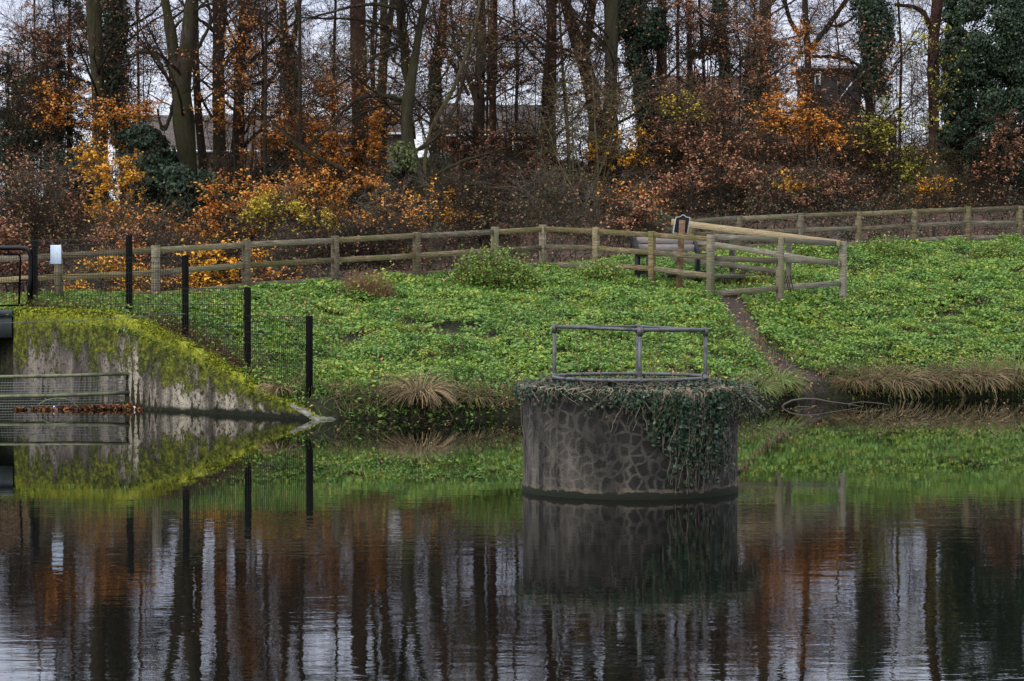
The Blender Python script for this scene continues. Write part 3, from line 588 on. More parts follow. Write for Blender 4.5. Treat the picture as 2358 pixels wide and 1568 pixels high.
Rr[:, 0] = TR - .12; Z[:, 0] = TZ + .04; st_pts = np.stack([TX + Rr * np.sin(A), TY - Rr * np.cos(A), Z], -1)
V_, F_ = tubes(st_pts, np.linspace(.006, .0028, K)[None] * rng.uniform(.5, 1.35, (ns_, 1)), 4); link_mesh('stems', V_, F_, flatm('dry_stem', (.20, .165, .115), .8), iv)
w_ = np.repeat(np.where(rng.random(ns_) < .40, 1, .05) * (L + .10), 44); C = on_twigs(st_pts, 44, .03); C = C[rng.random(len(C)) < w_ * 1.0]
dirn = unit(np.stack([C[:, 0] - TX, C[:, 1] - TY, 0 * C[:, 0]], -1)); C = C + dirn * .02
V_, F_ = leaf_quads(C, .044 * rng.uniform(.6, 1.4, len(C)), .7, dirn, .85); M1 = MB(); M1.add(V_, F_)
nm = 2700; a = rng.uniform(-math.pi, math.pi, nm); thick = .5 + .5 * vnoise(a * 3 + 20, a * 0, 1, 4) + .6 * np.exp(-((a - .9) / .5) ** 2); r = TR - rng.uniform(0, .5, nm) ** 1.5 + .05 * thick * rng.random(nm)
C = rim(a, r, TZ + rng.uniform(-.03, .07, nm) * thick - .09 * (r > TR) * rng.random(nm)); V_, F_ = leaf_quads(C, .05, 1.0, None, .85); M1.add(V_, F_); M1.build('leaves', LM['ivy'], iv)
n = 480; a = rng.uniform(-math.pi, math.pi, n); p0 = rim(a, TR - rng.uniform(0, .25, n), TZ + .03 + 0 * a); d0 = np.stack([np.cos(a), np.sin(a), rng.normal(size=n) * .25], -1) * rng.choice([-1, 1], n)[:, None] + np.stack([np.sin(a), -np.cos(a), 0 * a], -1) * rng.uniform(-.2, .5, n)[:, None]
g1, g2 = grow(p0, d0, rng.uniform(.15, .5, n), .005, .002, 5, .3, -.10); g1[..., 2] = np.where(np.hypot(g1[..., 0] - TX, g1[..., 1] - TY) < TR, np.maximum(g1[..., 2], TZ + .005), g1[..., 2]); V_, F_ = tubes(g1, g2, 3); link_mesh('dry_twigs', V_, F_, flatm('grey_dry_twig', (.11, .09, .07), .9), iv)
# trailing bush of ivy at the right-hand side
n = 90; p0 = rim(rng.normal(1.35, .22, n), TR + rng.uniform(-.05, .1, n), TZ + rng.uniform(-.1, .05, n)); d0 = np.stack([rng.uniform(.2, 1, n), rng.uniform(-.5, .5, n), rng.uniform(-.6, .2, n)], -1)
g1, g2 = grow(p0, d0, rng.uniform(.2, .55, n), .004, .0015, 6, .25, -.28); V_, F_ = tubes(g1, g2, 3); link_mesh('stems', V_, F_, flatm('dry_stem_side', (.15, .12, .08), .8), iv)
V_, F_ = leaf_quads(on_twigs(g1, 9, .02), .04, 1.0, None, .8); link_mesh('leaves', V_, F_, LM['ivy'], iv)
# saplings growing out of the tower
sg = thing('bare_sapling', (TX + .1, TY, 1.1), 'thin leafless saplings growing inside the guard rail', 'sapling')
p0 = np.array([(TX + x, TY + y, 1.0) for x, y in ((-.55, .1), (-.3, -.2), (.0, .0), (-.08, .1), (.12, -.1), (.3, .1), (.5, -.2), (.2, .2), (.05, -.3))]); d0 = np.array([(-.25, 0, 1), (-.15, 0, 1), (-.2, 0, 1), (-.1, 0, 1), (.35, 0, .8), (.45, 0, .8), (.2, 0, 1), (.1, 0, 1), (.4, 0, 1)])
g1, g2 = grow(p0, d0, np.array([.9, .8, 1.3, .9, .95, .9, .6, 1.0, .8]), .006, .002, 8, .06, .01); V_, F_ = tubes(g1, g2, 4); link_mesh('stems', V_, F_, flatm('sapling_bark', (.16, .12, .07), .8), sg)
a_, b_, c_2 = sprout(g1, g2, 5, .4, 1, .7); g1, g2 = grow(a_, b_, .22, .0022, .001, 4, .12, .05); V_, F_ = tubes(g1, g2, 3); link_mesh('side_shoots', V_, F_, flatm('sapling_shoot', (.16, .12, .07), .8), sg)

# ---------------------------------------------------------------- bench, sign, plinth
m_plank = mat('grey_brown_plank', lambda t, b: (t.links.new(ramp(t, noise(t, coords(t, (1, 1, 6)), 6, 4), [(.3, (.20, .17, .16)), (.7, (.30, .265, .245))]), b.inputs['Base Color'])), .8)
m_frame = flatm('black_recycled_plastic', (.018, .02, .023), .6)
bc = P(1545, 632, 55.6); bzg = float(gz(bc[0], bc[1])); byaw = R(33)
ben = thing('park_bench', (bc[0], bc[1], bzg), 'park bench with two grey-brown back planks and black end frames inside the fenced lookout', 'bench')
ax = np.array([math.cos(byaw), math.sin(byaw), 0]); fr_ = np.array([math.sin(byaw), -math.cos(byaw), 0])     # along, facing
bz = P(1545, 632, 55.6)[2]; bo = lambda u, f_, z: np.array([bc[0], bc[1], bz]) + ax * u + fr_ * f_ + np.array([0, 0, z])
bn = lambda f_, z: fr_ * f_ + np.array([0, 0, z])
for z_ in (.80, .635):
    m = MB(); lean = .30 * (.9 - z_); m.bar(bo(-.83, -.28 + lean, z_), bo(.83, -.28 + lean, z_), .045, .145); m.build('back_plank', m_plank, ben)
for f_ in (-.02, .13, .28):
    m = MB(); m.bar(bo(-.83, f_, .45), bo(.83, f_, .45), .13, .045); m.build('seat_plank', m_plank, ben)
for s_ in (-.88, .88):
    m = MB(); m.bar(bo(s_, -.12, -.15), bo(s_, -.12, .50), .09, .11, fr_); m.bar(bo(s_, -.06, .42), bo(s_, -.33, .90), .085, .10, fr_); m.bar(bo(s_, .34, -.15), bo(s_, .34, .50), .09, .13, fr_)
    m.bar(bo(s_, -.17, .46), bo(s_, .40, .46), .086, .10); m.bar(bo(s_, -.16, .05), bo(s_, .37, .05), .084, .08); m.build('end_frame', m_frame, ben)
kb = MB(); kb.bar(P(1548, 636, 55.0), P(1728, 636, 56.6), .35, .09); tag(kb.build('bench_plinth', timber('plinth_board', (.05, .045, .04), (.12, .11, .09), (.19, .17, .14), (.10, .10, .06))), 'low weathered board edging laid at the foot of the bench', 'edging')
si = thing('information_board', P(1568, 640, 54.3), 'black shield-shaped information board with pale rim on a brown timber post', 'sign')
pT = P(1571, 507, 54.3); pB = P(1563, 640, 54.3); m = MB(); m.bar((pB[0], pB[1], pB[2] - .3), pT, .135, .14, (0, 1, 0)); m.build('post', m_signpost, si)
cr = [(1556, 499.5), (1567, 498), (1569.5, 495), (1573.5, 494), (1577.5, 495.2), (1579.5, 498.5), (1590, 500.5), (1583.5, 538), (1549, 536)]
def plate(pts, Y, th):
    f_ = [P(x, y, Y) for x, y in pts]; c = np.mean(f_, axis=0); n_ = len(f_); V = [c] + f_ + [c + [0, th, 0]] + [q + np.array([0, th, 0]) for q in f_]; Fq = []
    for i in range(n_):
        j = (i + 1) % n_; Fq += [(0, 1 + i, 1 + j, 0 + 0)] if False else []
        Fq.append((1 + i, 1 + j, n_ + 2 + j, n_ + 2 + i))
    tri = [(0, 1 + (i + 1) % n_, 1 + i) for i in range(n_)] + [(n_ + 1, n_ + 2 + i, n_ + 2 + (i + 1) % n_) for i in range(n_)]
    return V, Fq, tri
def plate_obj(name, pts, Y, th, mt, parent):
    V, Fq, tri = plate(pts, Y, th); me = bpy.data.meshes.new(name); me.from_pydata([tuple(map(float, v)) for v in V], [], Fq + tri); me.materials.append(mt); me.update()
    o = bpy.data.objects.new(name, me); COL.objects.link(o); o.parent = parent; o.matrix_parent_inverse = parent.matrix_basis.inverted(); return o
plate_obj('rim', cr, 54.40, .03, flatm('pale_metal_rim', (.42, .45, .47), .4), si)
c0 = np.array([1570, 517]); plate_obj('panel', [tuple(c0 + (np.array(q) - c0) * [.88, .93]) for q in cr], 54.385, .013, flatm('black_panel', (.006, .006, .007), .5), si)
# thin black rods by the lookout
rd = thing('metal_rods', P(1815, 665, 53.6), 'three thin black bent rods sticking up by the lookout fence', 'rods')
m = MB()
for x in (1808, 1812, 1819): m.tube([P(x + 9, 672, 53.4), P(x + 3, 645, 53.4), P(x, 634, 53.4)], .008, 4)
m.build('rod', m_black, rd)

# ---------------------------------------------------------------- ground cover on the bank
def scatter(n, x0, x1, cond=None, over=.0):
    x = rng.uniform(x0, x1, n); ys = np.interp(x, SHX, SHY); yc = np.interp(x, CRX, CRY); y = ys + over + (yc + 1.2 - ys - over) * rng.random(n); k = (np.abs(x / y) < .26)
    if cond is not None: k &= cond(x, y)
    return x[k], y[k]
pen_c = np.array([hit(1680, 660), hit(1740, 640), hit(1600, 650), hit(1800, 645)])
def bare(x, y):
    d1 = np.hypot((x - pen_c[0][0]) / 1.0, (y - pen_c[0][1]) / .9) < .75; d2 = np.hypot(x - pen_c[1][0], y - pen_c[1][1]) < .5
    return d1 | d2
x, y = scatter(122000, -11, 16.5); hN = vnoise(x, y, 1.1, 11); h2 = vnoise(x, y, 3.2, 12); lo = vnoise(x, y, .5, 21)
ok = ~((x < -3.0) & (x > -3.8) & (y < 42.45)) & ~near_path(x, y, 1.05) & ~bare(x, y) & (h2 * .6 + hN * .5 + .25 * vnoise(x, y, 8, 17) > .30 + .26 * np.clip((lo - .62) * 6, 0, 1))
x, y, hN, h2 = x[ok], y[ok], hN[ok], h2[ok]; ht = .02 + .30 * (hN * h2) ** 1.2 + .06 * rng.random(len(x)) + .07 * vnoise(x, y, 6, 19)
ht *= np.clip((y - np.interp(x, SHX, SHY)) / 1.6, .25, 1) * np.clip((np.interp(x, CRX, CRY) + .6 - y) / .9, .3, 1); base = np.stack([x, y, gz(x, y) + ht], -1)
C = np.repeat(base, 5, 0); sp2 = np.repeat(rng.uniform(.03, .085, len(base)), 5); C[:, :2] += rng.normal(size=(len(C), 2)) * sp2[:, None]; C[:, 2] += rng.normal(size=len(C)) * .02 - .25 * sp2; C = C[rng.random(len(C)) < .8]; sp2 = .065 * rng.uniform(.55, 1.5, len(C)) * (.65 + .6 * vnoise(C[:, 0], C[:, 1], 1.3, 61))
V_, F_ = leaf_quads(C, sp2, .55, None, .8)
tag(link_mesh('ground_cover', V_, F_, leaf_mat('nettle_leaves', [(.025, .05, .014), (.065, .13, .03), (.12, .215, .045), (.17, .30, .065), (.10, .19, .035), (.23, .33, .05), (.34, .36, .05), (.22, .31, .12)], .25, .6, .45)), 'bright green low leafy plants covering the bank', kind='stuff')
x, y = scatter(26000, -11, 15, lambda x, y: vnoise(x, y, .7, 31) > .52); p0 = np.stack([x, y, gz(x, y)], -1); x_, y_ = x, y
g1, g2 = grow(p0, rng.normal(size=p0.shape) * .35 + [0, 0, 1], rng.uniform(.12, .28, len(p0)), .006, .001, 3, .15, -.08); V_, F_ = tubes(g1, g2, 3)
tag(link_mesh('grass', V_, F_, leaf_mat('grass_blades', [(.10, .18, .03), (.17, .27, .05), (.26, .29, .07)], .2)), 'short green grass between the leafy plants', kind='stuff')
x, y = scatter(6500, -11, 15); C = np.stack([x, y, gz(x, y) + .06 + .12 * rng.random(len(x))], -1); xa, ya = pcx[rng.integers(0, 60, 240), 0], 0
kq = rng.integers(0, 60, 140); Cq = pcx[kq] + rng.normal(size=(140, 3)) * [.16, .25, 0]; Cq[:, 2] = gz(Cq[:, 0], Cq[:, 1]) + .05; C = np.vstack([C, Cq])
n2_ = 300; Cp = pen_c[rng.integers(0, 2, n2_)] + rng.normal(size=(n2_, 3)) * [.5, .5, 0]; Cp[:, 2] = gz(Cp[:, 0], Cp[:, 1]) + .02; C = np.vstack([C, Cp])
V_, F_ = leaf_quads(C, .08, .6); tag(link_mesh('fallen_leaves', V_, F_, LM['rust']), 'fallen rust-brown leaves scattered over the bank and path', kind='stuff')
x, y = scatter(1500, -11, 15); p0 = np.stack([x, y, gz(x, y)], -1); g1, g2 = grow(p0, rng.normal(size=p0.shape) * .3 + [0, 0, 1], rng.uniform(.2, .5, len(p0)), .006, .002, 4, .12, 0); V_, F_ = tubes(g1, g2, 3)
tag(link_mesh('dead_weed_stalks', V_, F_, flatm('dead_stalk', (.055, .035, .025), .9)), 'thin dark dead stalks poking out of the ground cover', kind='stuff')
# shoreline brush: short brown stems and roots all along the water's edge
n = 5200; x = rng.uniform(-3.3, 13, n); y = np.interp(x, SHX, SHY) + .08 + rng.uniform(.0, .8, n) ** 1.3; p0 = np.stack([x, y, gz(x, y)], -1); k = (vnoise(x, y, 1.2, 41) > .28) & ~near_path(x, y, .9) & ~((x < -3.0) & (y < 42.4)); p0 = p0[k]
g1, g2 = grow(p0, rng.normal(size=p0.shape) * .5 + [0, -.5, .8], rng.uniform(.15, .45, len(p0)), .009, .003, 5, .18, -.16); g1[..., 2] = np.maximum(g1[..., 2], .0); V_, F_ = tubes(g1, g2, 3)
tag(link_mesh('shoreline_weeds', V_, F_, leaf_mat('brown_bank_stems', [(.06, .04, .025), (.14, .09, .05), (.20, .14, .08), (.10, .10, .04), (.09, .14, .04)], .1)), 'tangled brown stems and weeds along the water edge', kind='stuff')

tuss_m = leaf_mat('straw_grass', [(.24, .17, .09), (.38, .28, .15), (.14, .10, .05), (.06, .06, .025)], .15); tuss_g = leaf_mat('sedge_grass', [(.06, .045, .022), (.18, .12, .06), (.10, .13, .035), (.035, .035, .016), (.26, .155, .075), (.09, .10, .03)], .15); tuss_l = leaf_mat('green_sedge', [(.12, .20, .04), (.17, .24, .06), (.20, .18, .07)], .2)
def tussock(px, py, r, h, n, mt, label, cat='grass tuft', lean=-.35):
    c = hit(px, py); root = thing('grass_tussock', c, label, cat, 'grass tussocks along the shore')
    an = rng.uniform(0, 2 * math.pi, n); p0 = np.stack([c[0] + np.cos(an) * r * .35 * rng.random(n), c[1] + np.sin(an) * r * .35 * rng.random(n), np.full(n, c[2])], -1)
    d0 = np.stack([np.cos(an) * .8, np.sin(an) * .8 + lean, 1.0 + .4 * rng.random(n)], -1); g1, g2 = grow(p0, d0, rng.uniform(.5, 1.2, n) * h * 1.5, .0095, .003, 7, .08, -.24)
    g1[..., 2] = np.maximum(g1[..., 2], .0); V_, F_ = tubes(g1, g2, 3); link_mesh('blades', V_, F_, mt, root); return root
tussock(968, 918, .42, .50, 420, tuss_m, 'large drooping straw-coloured grass tussock at the waterline left of the round tower')
tussock(1095, 925, .25, .28, 160, tuss_g, 'small brown grass tuft between the big straw tussock and the tower')
for i, (px, py, r, h, mt, lb) in enumerate([(1965, 895, .30, .40, tuss_g, 'short brown sedge tuft nearest the muddy path foot'), (2010, 897, .4, .5, tuss_g, 'second brown sedge tussock right of the muddy path, just past the bent branch'),
        (2065, 893, .42, .55, tuss_m, 'pale drooping tussock whose blades trail into the water beyond the branch tip'), (2120, 893, .4, .5, tuss_g, 'brown sedge tussock between the pale trailing one and the pinkish clump'),
        (2172, 892, .4, .5, tuss_g, 'pinkish brown grass clump on the shore under the tall right-hand bank'), (2215, 890, .38, .48, tuss_g, 'dull brown tussock just left of the golden grass tuft'), (2262, 890, .22, .55, tuss_m, 'narrow golden grass tuft on the right-hand shore'),
        (2300, 888, .38, .5, tuss_g, 'brown sedge tussock just right of the golden grass tuft'), (2345, 888, .4, .55, tuss_g, 'brown-green sedge tussock at the right frame edge'),
        (2340, 865, .3, .6, tuss_l, 'tall green rush clump above the right-hand shore'), (1790, 893, .35, .45, tuss_l, 'green grass tuft with brown skirt left of the path foot, behind the ivy'), (1748, 905, .3, .35, tuss_l, 'green grass tuft against the ivy edge of the tower'), (1815, 905, .25, .35, tuss_g, 'brown grass tuft at the very foot of the muddy path')]):
    tussock(px, py, r, h, 190, mt, lb)
tussock(648, 905, .22, .30, 160, tuss_m, 'straw-coloured grass tuft spilling over the low end of the mossy wall')
# bent branch in the water
m = MB(); br = thing('fallen_branch', P(1797, 945, 46.2), 'long bare branch arching out of the water near the muddy path', 'branch')
m.tube([P(x_1, y_1, 46.0) for x_1, y_1 in ((1796, 950), (1797, 943), (1806, 931), (1824, 922), (1850, 918), (1880, 919), (1912, 925), (1950, 930), (1990, 937))], np.linspace(.028, .008, 9), 6); m.build('stem', flatm('wet_branch', (.085, .072, .058), .7), br, True)
m = MB(); m.tube([P(x_1, y_1, 46.0) for x_1, y_1 in ((1950, 930), (1985, 925), (2030, 929), (2050, 934))], .005, 4); m.tube([P(x_1, y_1, 45.6) for x_1, y_1 in ((1812, 946), (1838, 936), (1862, 937), (1882, 946))], .005, 4); m.build('side_twig', flatm('wet_twig', (.14, .12, .10), .7), br)
# clumps on the bank
def clump(name, px, py, rx, h, label, cat, mt, nst, nl, stem_c, lsize=.07, yflat=.6):
    c = hit(px, py); root = thing(name, c, label, cat, 'clumps standing on the bank')
    an = rng.uniform(0, 2 * math.pi, nst); rr = np.sqrt(rng.random(nst)) * rx; p0 = np.stack([c[0] + np.cos(an) * rr, c[1] + np.sin(an) * rr * yflat, c[2] + 0 * rr], -1); p0[:, 2] = gz(p0[:, 0], p0[:, 1])
    hh_ = h * (1 - .75 * (rr / rx) ** 2) * rng.uniform(.6, 1.1, nst); d0 = np.stack([np.cos(an) * .5 * rr / rx, np.sin(an) * .4 * rr / rx, np.ones(nst)], -1)
    g1, g2 = grow(p0, d0, hh_, .008, .002, 5, .2, 0); V_, F_ = tubes(g1, g2, 3); link_mesh('stems', V_, F_, flatm('clump_stem', stem_c, .9), root)
    if nl:
        C = on_twigs(g1, nl, .05); V_, F_ = leaf_quads(C, lsize, .7, None, .75); link_mesh('foliage', V_, F_, mt, root)
    return root
g_cl = leaf_mat('bramble_leaves', [(.05, .12, .02), (.12, .24, .04), (.18, .32, .06), (.16, .18, .04), (.30, .30, .06)], .2)
clump('bramble_bush', 1142, 668, .85, 1.15, 'rounded green and brown bramble mound on the bank before the timber fence', 'bush', g_cl, 420, 16, (.10, .05, .03))
clump('bramble_bush', 1085, 664, .30, .75, 'small dark stemmy clump joined to the left flank of the bramble mound', 'bush', g_cl, 120, 5, (.08, .04, .03))
clump('bramble_bush', 1385, 660, .60, .75, 'smaller green mound with straw stalks before the fence corner', 'bush', g_cl, 240, 14, (.16, .12, .07))
clump('cut_stump_clump', 850, 697, .52, .80, 'reddish brown clump of cut dead stems on the bank near the mesh fence', 'dead clump', g_cl, 800, 1, (.20, .10, .06))
clump('yellow_seedling', 858, 672, .07, .85, 'upright seedling with yellow-green leaves behind the cut brown clump', 'seedling', LM['lime'], 8, 12, (.12, .10, .04), .09)
clump('bramble_bush', 2290, 600, .55, .6, 'low brownish-green mound on the right bank below the fence', 'bush', g_cl, 240, 9, (.12, .07, .04))
clump('bramble_bush', 2040, 600, .9, .7, 'wide low green mound on the bank crest before the right-hand fence', 'bush', g_cl, 260, 14, (.08, .10, .03))
clump('bramble_bush', 1865, 595, .5, .36, 'leafy green mound behind the lookout fence corner post', 'bush', g_cl, 200, 16, (.08, .10, .03))
clump('bramble_bush', 1735, 655, .22, .26, 'mossy yellow-green tuft on the bare soil inside the lookout', 'bush', LM['lime'], 120, 4, (.12, .10, .03), .05)
def wall_weeds(t0, t1, n, lab, mt, L, nm, leaf):
    t_ = rng.uniform(t0, t1, n); off = rng.uniform(.12, .55, n); p0 = np.array([wpt(a, b_, float(wall_top(a))) for a, b_ in zip(t_, off)]); root = thing(nm, p0.mean(0), lab, 'weeds')
    g1, g2 = grow(p0, rng.normal(size=p0.shape) * .45 + [0, -.2, 1], rng.uniform(.4, 1.1, n) * L, .005, .0015, 6, .2, -.10); V_, F_ = tubes(g1, g2, 3); link_mesh('stems', V_, F_, mt, root)
    if leaf: V_, F_ = leaf_quads(on_twigs(g1, leaf, .03), .065, .9); link_mesh('foliage', V_, F_, g_cl, root)
wall_weeds(1.2, 1.72, 420, 'dry grass and weeds growing on the flat top of the mossy wall', tuss_g, .42, 'wall_top_weeds', 2)
wall_weeds(1.0, 1.3, 130, 'small leafy weeds where the mossy wall begins to slope', tuss_g, .3, 'leafy_weeds', 5)
wall_weeds(.42, .95, 480, 'dark reddish bramble stems tangled along the sloping wall top under the mesh fence', flatm('red_bramble_stem', (.09, .035, .028), .8), .50, 'bramble_tangle', 1)
wall_weeds(.10, .42, 260, 'green bramble and dry stems over the low end of the mossy wall', tuss_g, .36, 'bramble_patch', 5)

# ---------------------------------------------------------------- trees
def deep(Y):
    return Y + 20.0 if Y >= 60 else (Y + (Y - 57) * 6.6 if Y > 57 else Y)
def smooth_path(pts, n=40, wob=.0):
    pts = np.asarray(pts, float); s = np.concatenate([[0], np.cumsum(np.linalg.norm(np.diff(pts[:, :3], axis=0), axis=1))]); q = np.linspace(0, s[-1], n)
    o = np.stack([np.interp(q, s, pts[:, k]) for k in range(4)], -1)
    for _ in range(3): o[1:-1] = (o[:-2] + 2 * o[1:-1] + o[2:]) / 4
    return o
def px_path(path, Y, ground_it=True, top=17.0, wob=.12):
    """path: list of (px,py,width_px) from top to bottom"""
    pts = [np.append(P(a, b, Y), c / F * Y / 2) for a, b, c in path][::-1]          # bottom to top now
    if ground_it:
        g = float(gz(pts[0][0], Y)); b = pts[0].copy()
        if b[2] > g + .1: b[2] = g - .2; b[3] *= 1.22; b[:2] += 0; pts.insert(0, b)
    a, b = pts[-2], pts[-1]
    if b[2] > 9.0 and top:
        d = unit(b[:3] - a[:3]); d = unit(d + [0, 0, .8]); nstep = max(1, int((top - b[2]) / 1.5)); r = b[3]; p = b[:3].copy()
        for k in range(nstep):
            d = unit(d + rng.normal(size=3) * wob + [0, 0, .1]); p = p + d * 1.5; r *= .70; pts.append(np.append(p, r))
    return smooth_path(pts, 44)
NLEAF = [0]
def tree(name, label, cat, paths, Y, bk='brown', nb=16, z0=4.5, bl=(2.0, 4.5), leaf=None, nl=0, ivy=None, lsz=.085, brs=(), up=.02, sub=(8, 9), flat=.6, tops=None, group='woodland trees behind the fence', side=None):
    k_ = deep(Y) / Y; Y = deep(Y); z0 += 1.6; bl = (bl[0] * k_, bl[1] * k_); lsz *= k_
    P0 = [px_path(p_, Y + (.25 * i), True if i == 0 else False, (tops or 17.0)) for i, p_ in enumerate(paths)]
    root = thing(name, (P0[0][0][0], P0[0][0][1], P0[0][0][2]), label, cat, group)
    m = MB()
    for p_ in P0:
        nz = 1 + .10 * (vnoise(np.arange(len(p_)), 0 * p_[:, 0], .35, int(Y) + len(paths)) - .5) * 2; m.tube(p_[:, :3], p_[:, 3] * nz, 12)
    for bp in brs:                                    # hand-traced limbs: (px,py,w) base -> tip
        q = smooth_path([np.append(P(a, b, Y - .0 - .03 * k), c / F * Y / 2) for k, (a, b, c) in enumerate(bp)], 16); q[:, :3] += rng.normal(size=(16, 3)) * .02; m.tube(q[:, :3], q[:, 3], 6)
    m.build('trunk', BK[bk], root, True)
    pts = np.stack([p_[:, :3] for p_ in P0]); rad = np.stack([p_[:, 3] for p_ in P0]); twm = MB(); LP = []
    zt = pts[:, :, 2]; fr0 = max(.05, (z0 - zt.min()) / (zt.max() - zt.min()))
    if nb:
        nb = int(nb * 1.7 / len(P0) ** .5)
        a_, d_, r_ = sprout(pts, rad, nb, fr0, .97, 1.15, .4, .25)
        if side is not None: d_[:, 0] = np.abs(d_[:, 0]) * side
        l1 = rng.uniform(*bl, len(a_)) * np.clip(1.25 - (a_[:, 2] - 4) / 18, .5, 1.2); g1, g2 = grow(a_, d_, l1, np.minimum(r_ * .30, .012 + .011 * l1), .006, 9, .13, up)
        if brs:
            ex = []
            for bp in brs:
                q = smooth_path([np.append(P(a, b, Y - .03 * k), c / F * Y / 2) for k, (a, b, c) in enumerate(bp)], 10); ex.append(q)
            ex = np.stack(ex); g1 = np.concatenate([g1, ex[:, :, :3]]); g2 = np.concatenate([g2, ex[:, :, 3]])
        V_, F_ = tubes(g1, g2, 5); twm.add(V_, F_)
        a_, d_, r_ = sprout(g1, g2, sub[0], .15, 1, .8, flat, .02); g3, g4 = grow(a_, d_, rng.uniform(.6, 2.0, len(a_)), np.minimum(r_ * .6, .013), .005, 6, .16, 0); V_, F_ = tubes(g3, g4, 3); twm.add(V_, F_)
        a_, d_, r_ = sprout(g3, g4, sub[1], .1, 1, .75, flat, 0); g5, g6 = grow(a_, d_, rng.uniform(.25, 1.0, len(a_)), .0068, .003, 3, .2, 0); V_, F_ = tubes(g5, g6, 3); twm.add(V_, F_)
        twm.build('branches', BK['twig'] if bk != 'pale' else BK['pale'], root)
        if leaf and nl:
            nl = int(nl * 1.3)
            C = on_twigs(g5, 3, .04); C = C[rng.permutation(len(C))[:nl]]; cl_ = vnoise(C[:, 0] + C[:, 2], C[:, 1] + C[:, 2] * .7, .6, 8) > .35; C = C[cl_]; V_, F_ = leaf_quads(C, lsz, .7); NLEAF[0] += len(C); link_mesh('foliage', V_, F_, LM[leaf], root)
    if ivy: ivy_on(root, ivy, Y)
    return root
def ivy_on(root, spec, Y, name='ivy_cover', mt='dark'):
    """spec: (list of (px,py,half_width_px), leaves)"""
    lst, n = spec; q = smooth_path([np.append(P(a, b, Y), c / F * Y) for a, b, c in lst], 60); s = rng.random(n) * 58; i = s.astype(int); f = (s - i)[:, None]; c = q[i] * (1 - f) + q[i + 1] * f
    an = rng.uniform(0, 2 * math.pi, n); r = c[:, 3] * (.35 + .55 * vnoise(an * 1.3 + 7, c[:, 2] * 2.1, 1.4, int(Y * 7)) + .55 * vnoise(an * 2.9, c[:, 2] * 5.1, 1.3, int(Y * 5))) * np.where(rng.random(n) < .12, rng.uniform(1.0, 1.45, n), rng.uniform(.7, 1.05, n))
    C = c[:, :3] + np.stack([np.cos(an) * r, np.sin(an) * r, rng.normal(size=n) * .12], -1); nr = np.stack([np.cos(an), np.sin(an), .25 + 0 * an], -1)
    V_, F_ = leaf_quads(C, .12, .65, nr, .85); NLEAF[0] += n; link_mesh(name, V_, F_, LM[mt], root)

